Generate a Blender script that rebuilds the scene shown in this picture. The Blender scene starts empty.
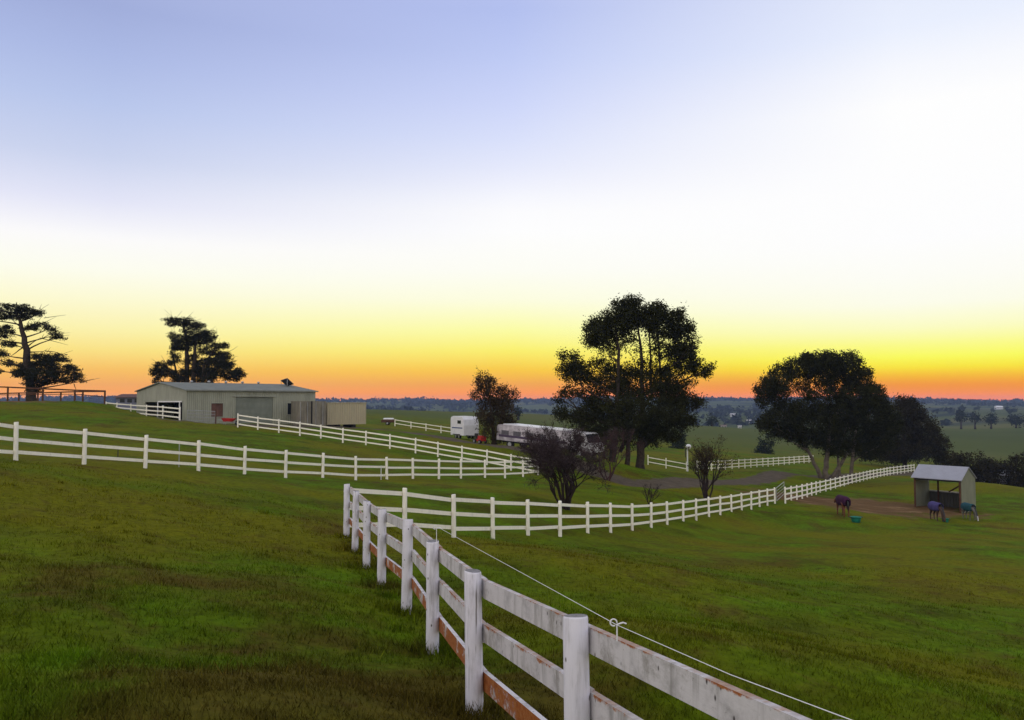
import bpy, math, random
import numpy as np
from mathutils import Vector, Matrix

random.seed(7)
rng = np.random.default_rng(11)
scene = bpy.context.scene
COL = scene.collection

# ------------------------------------------------------------------ camera geometry
EYE = 1.65
F = 800.0
PITCH = math.atan(42 / 800)
CP, SP = math.cos(PITCH), math.sin(PITCH)


def ray(px, py):
    u = (px - 512) / F
    v = (360 - py) / F
    return Vector((u, CP - v * SP, SP + v * CP))


def P(px, py, d):
    r = ray(px, py)
    k = d / r.y
    return Vector((r.x * k, d, r.z * k + EYE))


def srgb(r, g, b):
    def f(c):
        c = c / 255
        return c / 12.92 if c <= 0.04045 else ((c + 0.055) / 1.055) ** 2.4
    return (f(r), f(g), f(b), 1.0)


# ------------------------------------------------------------------ fence lines (pixel column, top row, depth in metres)
HP = 1.2
near_line = [(433, 541, 8.35), (407, 519, 10.6), (382, 509, 12.8), (367, 501, 14.8), (355.5, 491, 16.6), (347, 484, 18.6)]
near_tops = [Vector((1.62, 0.55, 0.86)), Vector((1.0, 2.4, -0.965 + EYE)), P(578, 616, 4.3), P(475, 571, 6.15)] + [P(*q) for q in near_line]
mid_line = [(405, 488, 20.6), (454, 494.5, 22.3), (493, 497.5, 24.2), (528, 499.5, 26.2), (560, 501, 28.4), (587.6, 502, 30.7),
            (610.5, 503, 33.2), (632, 503.5, 36), (651, 502.6, 38.8), (667, 501.6, 41.4), (683, 500, 43.8), (696, 498.6, 46),
            (708.7, 497, 48.1), (720, 495.7, 50.1), (731.2, 494.4, 52.1), (741.5, 493, 53.9), (751, 491.3, 55.6), (759.3, 490, 57.2),
            (767.2, 488.7, 58.7), (774.7, 487.6, 60)]
mid_tops = [P(*q) for q in mid_line]
left_line = [(-115, 404, 20.2), (-48, 413, 22.6), (17, 422, 25), (85, 429, 27.5), (146, 435, 29.7), (199, 440.5, 31.8), (245, 446, 33.8), (286, 450, 36),
             (323, 453, 38.2), (356, 456, 40.5), (387, 457, 43), (413, 458, 45.5), (439, 458.7, 48), (461, 459.3, 50.3),
             (485, 459.7, 52.5), (505, 460, 54.6), (523, 459.6, 56.8), (538, 458.5, 59)]
left_tops = [P(*q) for q in left_line]
ret_px = [511, 487, 462, 438, 415.6, 390, 366, 343, 321, 300, 279, 258, 238]
ret_row = [454, 449.6, 445.8, 441.8, 438, 434, 430.8, 428, 424.7, 421.7, 419, 416.5, 413.5]
ret_tops = [P(px, r, 60.2 + 12 * i / 12) for i, (px, r) in enumerate(zip(ret_px, ret_row))]
barn_line = [(180, 407, 74), (163, 405.6, 78), (146.7, 404.8, 82), (131, 403.7, 87), (117, 402.6, 92), (106, 401.6, 96)]
barn_tops = [P(*q) for q in barn_line]
far1_tops = [P(*q) for q in [(395, 419, 137), (411, 421.5, 134), (426, 423.5, 131), (441, 425.7, 128), (455, 427.7, 125)]]


def resample(line, step):
    pts = [P(*q) for q in line]
    # smooth dense path through pixel interpolation
    dense = []
    for a, b in zip(line[:-1], line[1:]):
        for k in range(40):
            t = k / 40
            dd = 1 / ((1 - t) / a[2] + t / b[2])
            dense.append(P(a[0] + (b[0] - a[0]) * t, a[1] + (b[1] - a[1]) * t, dd))
    dense.append(pts[-1])
    out = [dense[0]]
    acc = 0
    for a, b in zip(dense[:-1], dense[1:]):
        acc += (b - a).length
        if acc >= step:
            out.append(b)
            acc = 0
    return out


midb_tops = resample([(785, 486.8, 61), (800, 484.6, 67), (820, 480.6, 77), (852, 473.8, 93), (870, 470, 104), (890, 466.8, 117), (914, 464.2, 132)], 2.45)
far2_tops = resample([(697, 460.6, 90), (720, 460, 97), (750, 458.6, 107), (780, 457, 119), (813, 455.2, 134)], 2.45)
far3_tops = [P(648, 455, 100), P(666, 458, 96), P(686.5, 461.5, 92)]

# ------------------------------------------------------------------ terrain: multiquadric surface through known ground points
ctrl = []


def base_of(tops, h=HP):
    for t in tops:
        ctrl.append((t.x, t.y, t.z - h))


for tl in (near_tops, mid_tops, left_tops, ret_tops, barn_tops, midb_tops[::3], far1_tops, far2_tops[::3], far3_tops):
    base_of(tl)


def G(px, py, d):
    p = P(px, py, d)
    ctrl.append((p.x, p.y, p.z))


for q in [(20, 718, 4.3), (250, 718, 4.45), (400, 700, 5.2), (0, 600, 8.2), (250, 600, 9),
          (0, 445, 38), (150, 448, 46), (0, 425, 58), (60, 402.3, 84), (8, 402, 84), (104, 402.5, 84), (33, 402.5, 96), (100, 418, 66), (250, 437, 60), (330, 450, 56),
          (187, 424, 77), (240, 424, 80), (312, 424.5, 88), (345, 426.5, 90), (150, 416, 90), (420, 434, 84), (465, 439, 85), (493, 445, 80),
          (540, 449, 76), (600, 458, 72), (640, 470, 75), (612, 470, 76), (560, 503, 36), (648, 505, 45), (705, 497, 53), (640, 488, 61), (720, 481, 76),
          (825, 479, 95), (780, 471, 92), (905, 467, 140), (940, 508, 68), (940, 521, 61), (970, 523, 60), (842, 512, 58), (1015, 487, 84), (980, 482, 86), (1005, 497, 112), (960, 484, 108),
          (1000, 700, 8.6), (1000, 620, 17.5), (1010, 550, 37), (760, 620, 14), (880, 650, 12.5), (700, 570, 22.5), (860, 560, 28), (600, 560, 17.5), (560, 640, 7.8), (720, 700, 6.6),
          (985, 470, 150), (1100, 480, 130), (985, 452, 330), (985, 425, 640), (1250, 440, 400), (735, 452, 200), (735, 425, 560), (430, 412.5, 350), (430, 419, 200),
          (560, 415, 400), (520, 428, 180), (200, 404, 230), (0, 405, 240), (-200, 404, 120), (-300, 410, 60), (200, 405, 500), (-300, 404, 500)]:
    G(*q)
for q in [(-2, 0, 0.05), (0.4, 0.3, -0.15), (-12, 0, 0.5), (-30, 5, 1.2), (12, 2, -2.2), (30, 5, -4.5), (0, -15, 0.8), (-25, -25, 1.6), (25, -20, -2.5), (0, -60, 1.5), (-80, -40, 3), (80, -30, -8),
          (120, 30, -13), (-120, 40, 2), (0, -300, 2), (-400, -100, 2), (400, -100, -18), (400, 250, -20), (-500, 300, -4)]:
    ctrl.append(q)
CX = np.array(ctrl)
CC = 2.5


def _phi(r2):
    return np.sqrt(r2 + CC * CC)


def _fit():
    n = len(CX)
    d2 = ((CX[:, None, :2] - CX[None, :, :2]) ** 2).sum(-1)
    A = np.zeros((n + 3, n + 3))
    A[:n, :n] = _phi(d2)
    dist = np.hypot(CX[:, 0], CX[:, 1])
    A[:n, :n] -= np.diag(0.02 + 0.004 * dist)
    A[:n, n] = 1
    A[:n, n + 1:] = CX[:, :2] / 100
    A[n:, :n] = A[:n, n:].T
    b = np.zeros(n + 3)
    b[:n] = CX[:, 2]
    return np.linalg.solve(A, b)


W = _fit()


def far_height(x, y):
    r = np.hypot(x, y)
    az = np.arctan2(x, y)
    prof = np.interp(r, [400, 640, 900, 1250, 1600, 2000, 2350, 2700, 3000], [-17, -17, -21, -17, -14, -3, 6, 7.5, -6])
    n = 2.6 * np.sin(az * 9 + 1 + r / 500) + 1.8 * np.sin(az * 23 + 2 + r / 260) + 1.2 * np.sin(az * 51 + r / 170)
    amp = np.interp(r, [600, 1000, 1500, 2350], [0.3, 1.6, 2.2, 1.3])
    return prof + n * amp


def height(x, y):
    x = np.atleast_1d(np.asarray(x, float))
    y = np.atleast_1d(np.asarray(y, float))
    out = np.empty(len(x))
    n = len(CX)
    for s in range(0, len(x), 20000):
        xs, ys = x[s:s + 20000], y[s:s + 20000]
        d2 = (xs[:, None] - CX[None, :, 0]) ** 2 + (ys[:, None] - CX[None, :, 1]) ** 2
        out[s:s + 20000] = _phi(d2) @ W[:n] + W[n] + (xs * W[n + 1] + ys * W[n + 2]) / 100
    r = np.hypot(x, y)
    t = np.clip((r - 420) / 260, 0, 1)
    t = t * t * (3 - 2 * t)
    out = out * (1 - t) + far_height(x, y) * t
    b = 0.018 * np.sin(x * 2.1 + y * 0.7) + 0.015 * np.sin(x * 0.9 - y * 1.9 + 1) + 0.012 * np.sin(x * 3.7 + y * 3.1)
    return out + b * np.clip(r / 8, 0.3, 1.5)


def H(x, y):
    return float(height([x], [y])[0])


def ground_hit(px, py):
    """distance at which the ray through a pixel meets the ground"""
    r = ray(px, py)
    d = np.geomspace(2, 900, 3000)
    x, z = r.x / r.y * d, r.z / r.y * d + EYE
    h = height(x, d)
    k = np.argmax(h > z)
    return d[k], Vector((x[k], d[k], h[k]))


# ------------------------------------------------------------------ scene helpers
def tag(o, label=None, cat=None, group=None, kind=None):
    if label: o['label'] = label
    if cat: o['category'] = cat
    if group: o['group'] = group
    if kind: o['kind'] = kind
    return o


def thing(name, loc, label, cat, group=None):
    o = bpy.data.objects.new(name, None)
    o.empty_display_size = 0.3
    COL.objects.link(o)
    o.location = loc
    return tag(o, label, cat, group)


def wloc(o):
    v = Vector(o.location)
    p = o.parent
    while p:
        v = v + Vector(p.location)
        p = p.parent
    return v


class MB:
    def __init__(s):
        s.v, s.f = [], []

    def add(s, vs, fs):
        n = len(s.v)
        s.v += [tuple(q) for q in vs]
        s.f += [tuple(i + n for i in f) for f in fs]

    def box(s, c, size, R=None, bevel=0.0):
        hx, hy, hz = size[0] / 2, size[1] / 2, size[2] / 2
        c = Vector(c)
        R = R or Matrix.Identity(3)
        if bevel <= 0:
            vs = [c + R @ Vector((x * hx, y * hy, z * hz)) for x in (-1, 1) for y in (-1, 1) for z in (-1, 1)]
            s.add(vs, [(0, 1, 3, 2), (4, 6, 7, 5), (0, 4, 5, 1), (2, 3, 7, 6), (0, 2, 6, 4), (1, 5, 7, 3)])
        else:
            b = bevel
            prof = [(-hy + b, -hz), (hy - b, -hz), (hy, -hz + b), (hy, hz - b), (hy - b, hz), (-hy + b, hz), (-hy, hz - b), (-hy, -hz + b)]
            vs = []
            for x, k in ((-hx, 0.0), (-hx + b, 1), (hx - b, 1), (hx, 0.0)):
                for (y, z) in prof:
                    q = Vector((x, y, z))
                    if k == 0.0:
                        q.y *= max(0.0, (hy - b) / hy)
                        q.z *= max(0.0, (hz - b) / hz)
                    vs.append(c + R @ q)
            fs = []
            for i in range(3):
                for j in range(8):
                    a, bb = i * 8 + j, i * 8 + (j + 1) % 8
                    fs.append((a, bb, bb + 8, a + 8))
            fs.append(tuple(reversed(range(8))))
            fs.append(tuple(range(24, 32)))
            s.add(vs, fs)

    def beam(s, a, b, w, h, up=(0, 0, 1), bevel=0.0):
        a, b = Vector(a), Vector(b)
        d = (b - a)
        L = d.length
        if L < 1e-6: return
        x = d / L
        y = Vector(up).cross(x)
        if y.length < 1e-4: y = Vector((0, 1, 0)).cross(x)
        y.normalize()
        z = x.cross(y)
        R = Matrix((x, y, z)).transposed()
        s.box((a + b) / 2, (L, w, h), R, bevel)

    def tube(s, pts, rads, n=8, cap=True):
        pts = [Vector(p) for p in pts]
        prev = None
        rings = []
        for i, p in enumerate(pts):
            t = (pts[min(i + 1, len(pts) - 1)] - pts[max(i - 1, 0)])
            if t.length < 1e-9: t = Vector((0, 0, 1))
            t.normalize()
            if prev is None:
                u = t.orthogonal().normalized()
            else:
                u = (prev - t * prev.dot(t))
                u = u.normalized() if u.length > 1e-6 else t.orthogonal().normalized()
            prev = u
            w = t.cross(u)
            r = rads[i] if hasattr(rads, '__len__') else rads
            rings.append([p + (u * math.cos(2 * math.pi * k / n) + w * math.sin(2 * math.pi * k / n)) * r for k in range(n)])
        vs = [q for ring in rings for q in ring]
        fs = []
        for i in range(len(pts) - 1):
            for k in range(n):
                a, b = i * n + k, i * n + (k + 1) % n
                fs.append((a, b, b + n, a + n))
        if cap:
            fs.append(tuple(reversed(range(n))))
            fs.append(tuple((len(pts) - 1) * n + k for k in range(n)))
        s.add(vs, fs)

    def lathe(s, c, prof, n=16, cap=True):
        c = Vector(c)
        vs = [c + Vector((r * math.cos(2 * math.pi * k / n), r * math.sin(2 * math.pi * k / n), z)) for (r, z) in prof for k in range(n)]
        fs = []
        for i in range(len(prof) - 1):
            for k in range(n):
                a, b = i * n + k, i * n + (k + 1) % n
                fs.append((a, b, b + n, a + n))
        if cap:
            fs.append(tuple(reversed(range(n))))
            fs.append(tuple((len(prof) - 1) * n + k for k in range(n)))
        s.add(vs, fs)

    def prism(s, poly, a, b, axis_o, ax, ay, az):
        """extrude a 2-D polygon (u,v) along az from a to b"""
        n = len(poly)
        o = Vector(axis_o)
        vs = [o + ax * u + ay * v + az * a for u, v in poly] + [o + ax * u + ay * v + az * b for u, v in poly]
        fs = [tuple(reversed(range(n))), tuple(range(n, 2 * n))]
        fs += [(i, (i + 1) % n, (i + 1) % n + n, i + n) for i in range(n)]
        s.add(vs, fs)

    def build(s, name, mat, parent=None, smooth=False):
        off = wloc(parent) if parent else Vector((0, 0, 0))
        me = bpy.data.meshes.new(name)
        me.from_pydata([tuple(Vector(q) - off) for q in s.v], [], s.f)
        me.update()
        if smooth:
            me.polygons.foreach_set('use_smooth', [True] * len(me.polygons))
        if mat: me.materials.append(mat)
        o = bpy.data.objects.new(name, me)
        COL.objects.link(o)
        if parent: o.parent = parent
        return o


def np_mesh(name, verts, nper, mat, parent=None, smooth=False, shade=None):
    """fast mesh of separate n-gons; verts (N*nper,3)"""
    off = np.array(wloc(parent)) if parent else np.zeros(3)
    verts = (verts - off).astype(np.float32)
    n = len(verts)
    me = bpy.data.meshes.new(name)
    me.vertices.add(n)
    me.vertices.foreach_set('co', verts.ravel())
    me.loops.add(n)
    me.loops.foreach_set('vertex_index', np.arange(n, dtype=np.int32))
    me.polygons.add(n // nper)
    me.polygons.foreach_set('loop_start', np.arange(0, n, nper, dtype=np.int32))
    me.update(calc_edges=True)
    if shade is not None:
        at = me.attributes.new('tone', 'FLOAT', 'POINT')
        at.data.foreach_set('value', shade.astype(np.float32))
    me.materials.append(mat)
    o = bpy.data.objects.new(name, me)
    COL.objects.link(o)
    if parent: o.parent = parent
    return o


# ------------------------------------------------------------------ material helpers
class NT:
    def __init__(s, name):
        s.m = bpy.data.materials.new(name)
        s.m.use_nodes = True
        s.t = s.m.node_tree
        s.b = s.t.nodes['Principled BSDF']

    def n(s, typ, **kw):
        nd = s.t.nodes.new(typ)
        for k, v in kw.items():
            if k in nd.inputs.keys() if isinstance(k, str) else False:
                nd.inputs[k].default_value = v
            else:
                setattr(nd, k, v)
        return nd

    def l(s, a, b):
        s.t.links.new(a, b)

    def noise(s, vec, scale, detail=4, rough=0.6, dist=0.0):
        nd = s.t.nodes.new('ShaderNodeTexNoise')
        nd.inputs['Scale'].default_value = scale
        nd.inputs['Detail'].default_value = detail
        nd.inputs['Roughness'].default_value = rough
        nd.inputs['Distortion'].default_value = dist
        if vec is not None: s.l(vec, nd.inputs['Vector'])
        return nd.outputs['Fac']

    def ramp(s, fac, stops, interp='LINEAR'):
        nd = s.t.nodes.new('ShaderNodeValToRGB')
        nd.color_ramp.interpolation = interp
        els = nd.color_ramp.elements
        while len(els) < len(stops): els.new(0.5)
        for e, (p, c) in zip(els, stops):
            e.position = p
            e.color = c if len(c) == 4 else (*c, 1)
        s.l(fac, nd.inputs['Fac'])
        return nd.outputs['Color']

    def mix(s, fac, a, b, mode='MIX'):
        nd = s.t.nodes.new('ShaderNodeMix')
        nd.data_type = 'RGBA'
        nd.blend_type = mode
        nd.clamp_factor = True
        for k, v in ((0, fac), (6, a), (7, b)):
            if hasattr(v, 'is_linked'):
                s.l(v, nd.inputs[k])
            else:
                nd.inputs[k].default_value = v if k == 0 else ((*v, 1) if len(v) == 3 else v)
        return nd.outputs[2]

    def math(s, op, a, b=None, clamp=False):
        nd = s.t.nodes.new('ShaderNodeMath')
        nd.operation = op
        nd.use_clamp = clamp
        for k, v in ((0, a), (1, b)):
            if v is None: continue
            if hasattr(v, 'is_linked'):
                s.l(v, nd.inputs[k])
            else:
                nd.inputs[k].default_value = v
        return nd.outputs[0]

    def step(s, x, a, b):
        nd = s.t.nodes.new('ShaderNodeMapRange')
        nd.interpolation_type = 'SMOOTHSTEP'
        s.l(x, nd.inputs['Value'])
        nd.inputs['From Min'].default_value = a
        nd.inputs['From Max'].default_value = b
        return nd.outputs['Result']

    def pos(s):
        return s.t.nodes.new('ShaderNodeNewGeometry').outputs['Position']

    def coord(s, which='Generated'):
        return s.t.nodes.new('ShaderNodeTexCoord').outputs[which]

    def sep(s, v):
        nd = s.t.nodes.new('ShaderNodeSeparateXYZ')
        s.l(v, nd.inputs[0])
        return nd.outputs

    def scale(s, v, k):
        nd = s.t.nodes.new('ShaderNodeMapping')
        nd.inputs['Scale'].default_value = k
        s.l(v, nd.inputs['Vector'])
        return nd.outputs[0]

    def bump(s, h, strength=0.3, dist=0.02):
        nd = s.t.nodes.new('ShaderNodeBump')
        nd.inputs['Strength'].default_value = strength
        nd.inputs['Distance'].default_value = dist
        s.l(h, nd.inputs['Height'])
        s.l(nd.outputs[0], s.b.inputs['Normal'])

    def done(s, col, rough=0.9, spec=0.2, metal=0.0):
        if hasattr(col, 'is_linked'):
            s.l(col, s.b.inputs['Base Color'])
        else:
            s.b.inputs['Base Color'].default_value = (*col, 1) if len(col) == 3 else col
        s.b.inputs['Roughness'].default_value = rough
        s.b.inputs['Specular IOR Level'].default_value = spec
        s.b.inputs['Metallic'].default_value = metal
        return s.m


def plain(name, col, rough=0.8, spec=0.2, metal=0.0, var=0.25, scale=3.0):
    """a paint or surface with slight blotchy variation"""
    t = NT(name)
    f = t.noise(t.pos(), scale, 5, 0.65)
    c0 = tuple(c * (1 - var) for c in col)
    c1 = tuple(min(1, c * (1 + var)) for c in col)
    return t.done(t.ramp(f, [(0.3, c0), (0.7, c1)]), rough, spec, metal)


def grass_color(t, p, blade_tone=None):
    """shared by the ground sheet and the blades"""
    big = t.noise(p, 0.09, 3, 0.55)
    midn = t.noise(p, 0.55, 4, 0.6, 0.4)
    fine = t.noise(p, 6.0, 5, 0.7)
    g = t.ramp(midn, [(0.25, (0.034, 0.044, 0.0030)), (0.48, (0.062, 0.096, 0.0032)), (0.72, (0.074, 0.158, 0.0035))])
    dv = t.n('ShaderNodeVectorMath', operation='DISTANCE')
    t.l(t.scale(p, (0.55, 1, 0)), dv.inputs[0])
    dv.inputs[1].default_value = (-4.5, 17.5, 0)
    big = t.math('ADD', big, t.math('MULTIPLY', t.step(dv.outputs['Value'], 5.0, 1.0), 0.22))
    olive = t.mix(t.step(big, 0.42, 0.62), g, (0.104, 0.106, 0.004))
    # dry straw and bare brown patches
    br = t.noise(p, 0.33, 5, 0.68, 0.6)
    for (cx_, cy_, rad, amt) in ((-0.9, 6.2, 3.0, 0.26), (-1.6, 4.6, 1.6, 0.2), (-3.6, 9.5, 2.5, 0.14), (-4.3, 5.4, 1.5, 0.14)):
        dv = t.n('ShaderNodeVectorMath', operation='DISTANCE')
        t.l(t.scale(p, (1, 1, 0)), dv.inputs[0])
        dv.inputs[1].default_value = (cx_, cy_, 0)
        br = t.math('ADD', br, t.math('MULTIPLY', t.step(dv.outputs['Value'], rad, 0.2), amt))
    olive = t.mix(t.math('MULTIPLY', t.step(br, 0.48, 0.72), 0.75), olive, (0.070, 0.042, 0.010))
    br2 = t.noise(p, 1.5, 4, 0.7, 0.3)
    olive = t.mix(t.math('MULTIPLY', t.step(br2, 0.55, 0.75), 0.7), olive, (0.056, 0.034, 0.010))
    f2 = t.ramp(fine, [(0.25, (0.45, 0.45, 0.45)), (0.5, (1, 1, 1)), (0.8, (1.55, 1.5, 1.4))])
    return t.mix(1.0, olive, f2, 'MULTIPLY'), fine


def m_ground():
    t = NT('pasture_grass')
    p = t.pos()
    c, fine = grass_color(t, p)
    x, y, z = t.sep(p)[:3]
    dist = t.n('ShaderNodeVectorMath', operation='LENGTH')
    t.l(p, dist.inputs[0])
    r = dist.outputs['Value']
    # mown swathes in the middle distance
    sw = t.noise(t.scale(p, (0.02, 0.16, 0.1)), 1.0, 4, 0.6, 0.3)
    c = t.mix(t.math('MULTIPLY', t.step(sw, 0.5, 0.66), 0.5), c, (0.115, 0.115, 0.005))
    # paddock dirt, worn foot tracks: painted masks
    at = t.n('ShaderNodeAttribute', attribute_name='dirt').outputs['Fac']
    dn = t.math('ADD', at, t.math('MULTIPLY', t.math('SUBTRACT', t.noise(p, 0.55, 6, 0.7), 0.5), 2.0))
    soil = t.ramp(t.noise(t.scale(p, (0.5, 1.2, 1)), 0.8, 6, 0.7), [(0.3, (0.075, 0.048, 0.018)), (0.55, (0.125, 0.074, 0.034)), (0.75, (0.24, 0.165, 0.09))])
    c = t.mix(t.step(dn, 0.42, 0.72), c, soil)
    ag = t.n('ShaderNodeAttribute', attribute_name='gravel').outputs['Fac']
    gn = t.math('ADD', ag, t.math('MULTIPLY', t.math('SUBTRACT', t.noise(p, 0.7, 5, 0.7), 0.5), 0.8))
    grav = t.ramp(t.noise(p, 1.5, 6, 0.75), [(0.3, (0.060, 0.049, 0.035)), (0.7, (0.115, 0.094, 0.068))])
    c = t.mix(t.step(gn, 0.42, 0.65), c, grav)
    # far paddocks and woods
    fld = t.ramp(t.noise(p, 0.0035, 3, 0.5, 0.5), [(0.35, (0.050, 0.066, 0.014)), (0.5, (0.066, 0.084, 0.017)), (0.62, (0.090, 0.092, 0.026))])
    wood = t.noise(p, 0.006, 5, 0.62)
    fld = t.mix(t.math('MULTIPLY', t.step(wood, 0.5, 0.58), t.step(r, 650, 1100)), fld, (0.014, 0.020, 0.012))
    c = t.mix(t.step(r, 130, 300), c, fld)
    t.bump(fine, 0.5, 0.05)
    return t.done(c, 1.0, 0.02)


def m_blade():
    t = NT('grass_blades')
    c, _ = grass_color(t, t.pos())
    tone = t.n('ShaderNodeAttribute', attribute_name='tone').outputs['Fac']
    c = t.mix(1.0, c, t.ramp(tone, [(0, (0.7, 0.68, 0.8)), (0.5, (1.15, 1.2, 1.0)), (0.85, (1.6, 1.5, 1.5)), (1, (2.4, 2.0, 2.4))]), 'MULTIPLY')
    return t.done(c, 0.9, 0.04)


def m_whitewood(name, stain, weather=0.35, base=(0.55, 0.53, 0.54)):
    """white paint on timber: grey weathering, black checks and orange lichen that gathers on the upper edge"""
    t = NT(name)
    g = t.coord('Generated')
    p = t.pos()
    gz = t.sep(g)[2]
    grain = t.noise(t.scale(p, (5, 5, 30)), 1.0, 6, 0.7)
    blot = t.noise(p, 5.0, 6, 0.7, 0.3)
    c = t.mix(t.math('MULTIPLY', t.step(blot, 0.45, 0.75), weather), base, tuple(q * 0.5 for q in base))
    c = t.mix(t.math('MULTIPLY', t.step(grain, 0.55, 0.8), 0.5 * weather + 0.1), c, (0.30, 0.28, 0.27))
    drips = t.noise(t.scale(p, (9, 9, 1.2)), 1.0, 4, 0.6)
    c = t.mix(t.math('MULTIPLY', t.step(drips, 0.50, 0.72), weather), c, (0.24, 0.23, 0.22))
    ch = t.n('ShaderNodeTexVoronoi')
    t.l(t.scale(p, (16, 16, 9)), ch.inputs['Vector'])
    ch.inputs['Scale'].default_value = 1.0
    c = t.mix(t.math('MULTIPLY', t.step(ch.outputs['Distance'], 0.16, 0.05), min(1, weather * 1.6)), c, (0.06, 0.05, 0.05))
    if stain > 0:
        smg = t.noise(t.scale(p, (3.5, 3.5, 2.0)), 1.0, 6, 0.75, 0.5)
        c = t.mix(t.math('MULTIPLY', t.step(smg, 0.50, 0.68), 0.75), c, (0.20, 0.185, 0.16))
        fl = t.noise(p, 45.0, 5, 0.8)
        c = t.mix(t.math('MULTIPLY', t.step(fl, 0.62, 0.70), 0.8), c, (0.13, 0.115, 0.10))
        nz = t.sep(t.t.nodes.new('ShaderNodeNewGeometry').outputs['Normal'])[2]
        ln = t.noise(p, 22.0, 6, 0.8)
        ln2 = t.noise(p, 2.6, 4, 0.7)
        ln3 = t.noise(t.scale(p, (3, 3, 9)), 2.0, 5, 0.7)
        edge = t.math('MULTIPLY', t.step(gz, 1.0 - stain, 1.0 if stain < 1 else 0.3), 0.26)
        if stain >= 1:
            edge = t.math('MULTIPLY', t.step(nz, 0.6, 0.3), 0.36)
        f = t.math('ADD', t.math('ADD', edge, t.math('MULTIPLY', ln, 0.45)), t.math('ADD', t.math('MULTIPLY', ln2, 0.75), t.math('MULTIPLY', ln3, 0.22)))
        oc = t.ramp(ln, [(0.3, (0.12, 0.030, 0.008)), (0.5, (0.30, 0.085, 0.014)), (0.7, (0.34, 0.17, 0.06))])
        c = t.mix(t.step(f, 0.935, 1.05), c, oc)
        top = t.math('MULTIPLY', t.step(nz, 0.7, 0.95), t.step(ln2, 0.35, 0.55))
        if stain < 1:
            c = t.mix(t.math('MULTIPLY', top, 0.6), c, t.ramp(ln, [(0.3, (0.17, 0.13, 0.10)), (0.7, (0.50, 0.46, 0.40))]))
    t.bump(grain, 0.25, 0.01)
    return t.done(c, 0.75, 0.25)


def m_post():
    t = NT('post_white_paint')
    p = t.pos()
    g = t.coord('Generated')
    gz = t.sep(g)[2]
    nz = t.sep(t.t.nodes.new('ShaderNodeNewGeometry').outputs['Normal'])[2]
    blot = t.noise(p, 6.0, 6, 0.7, 0.2)
    st = t.noise(t.scale(p, (16, 16, 2)), 1.0, 5, 0.65)
    c = t.mix(t.math('MULTIPLY', t.step(blot, 0.5, 0.75), 0.35), (0.66, 0.65, 0.71), (0.38, 0.37, 0.38))
    c = t.mix(t.math('MULTIPLY', t.step(st, 0.46, 0.74), 0.7), c, (0.30, 0.29, 0.31))
    v = t.n('ShaderNodeTexVoronoi')
    t.l(t.scale(p, (15, 15, 8)), v.inputs['Vector'])
    v.inputs['Scale'].default_value = 1.0
    c = t.mix(t.step(v.outputs['Distance'], 0.15, 0.06), c, (0.10, 0.09, 0.085))
    crk = t.noise(t.scale(p, (38, 38, 1.6)), 1.0, 3, 0.6, 0.4)
    c = t.mix(t.math('MULTIPLY', t.step(crk, 0.64, 0.70), 0.85), c, (0.13, 0.12, 0.115))
    low = t.math('ADD', t.math('MULTIPLY', gz, -3.2), t.math('MULTIPLY', blot, 1.1))
    c = t.mix(t.math('MULTIPLY', t.step(low, -0.5, 0.45), 0.7), c, (0.16, 0.11, 0.08))
    c = t.mix(t.math('MULTIPLY', t.step(nz, 0.7, 0.95), 0.9), c, t.ramp(t.noise(p, 40, 4, 0.7), [(0.3, (0.05, 0.048, 0.045)), (0.7, (0.20, 0.19, 0.18))]))
    t.bump(st, 0.3, 0.01)
    return t.done(c, 0.7, 0.25)


def m_corrugated(name, col, pitch, axis=None, rough=0.55, metal=0.0, var=0.2):
    """painted corrugated sheet; ribs run up the wall (or down the roof) along the given world direction's normal"""
    t = NT(name)
    p = t.coord('Object')
    ax = axis or (1, 0, 0)
    d = t.n('ShaderNodeVectorMath', operation='DOT_PRODUCT')
    t.l(p, d.inputs[0])
    d.inputs[1].default_value = ax
    w = t.math('SINE', t.math('MULTIPLY', d.outputs['Value'], 2 * math.pi / pitch))
    f = t.noise(t.scale(p, (0.6, 0.6, 0.25)), 2.0, 5, 0.65)
    c = t.ramp(f, [(0.3, tuple(q * (1 - var) for q in col)), (0.7, tuple(q * (1 + var * 0.6) for q in col))])
    nd = t.t.nodes.new('ShaderNodeBump')
    nd.inputs['Strength'].default_value = 0.8
    nd.inputs['Distance'].default_value = 0.03
    t.l(w, nd.inputs['Height'])
    t.l(nd.outputs[0], t.b.inputs['Normal'])
    return t.done(c, rough, 0.3, metal)


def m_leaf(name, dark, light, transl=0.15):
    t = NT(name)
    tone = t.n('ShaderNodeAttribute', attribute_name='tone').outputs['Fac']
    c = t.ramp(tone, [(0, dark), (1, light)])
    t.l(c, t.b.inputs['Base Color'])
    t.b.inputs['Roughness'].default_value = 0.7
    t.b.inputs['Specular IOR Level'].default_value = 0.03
    if transl > 0:
        tr = t.n('ShaderNodeBsdfTranslucent')
        t.l(c, tr.inputs['Color'])
        mx = t.n('ShaderNodeMixShader')
        mx.inputs[0].default_value = transl
        out = t.t.nodes['Material Output']
        t.l(t.b.outputs[0], mx.inputs[1])
        t.l(tr.outputs[0], mx.inputs[2])
        t.l(mx.outputs[0], out.inputs['Surface'])
    return t.m


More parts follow.
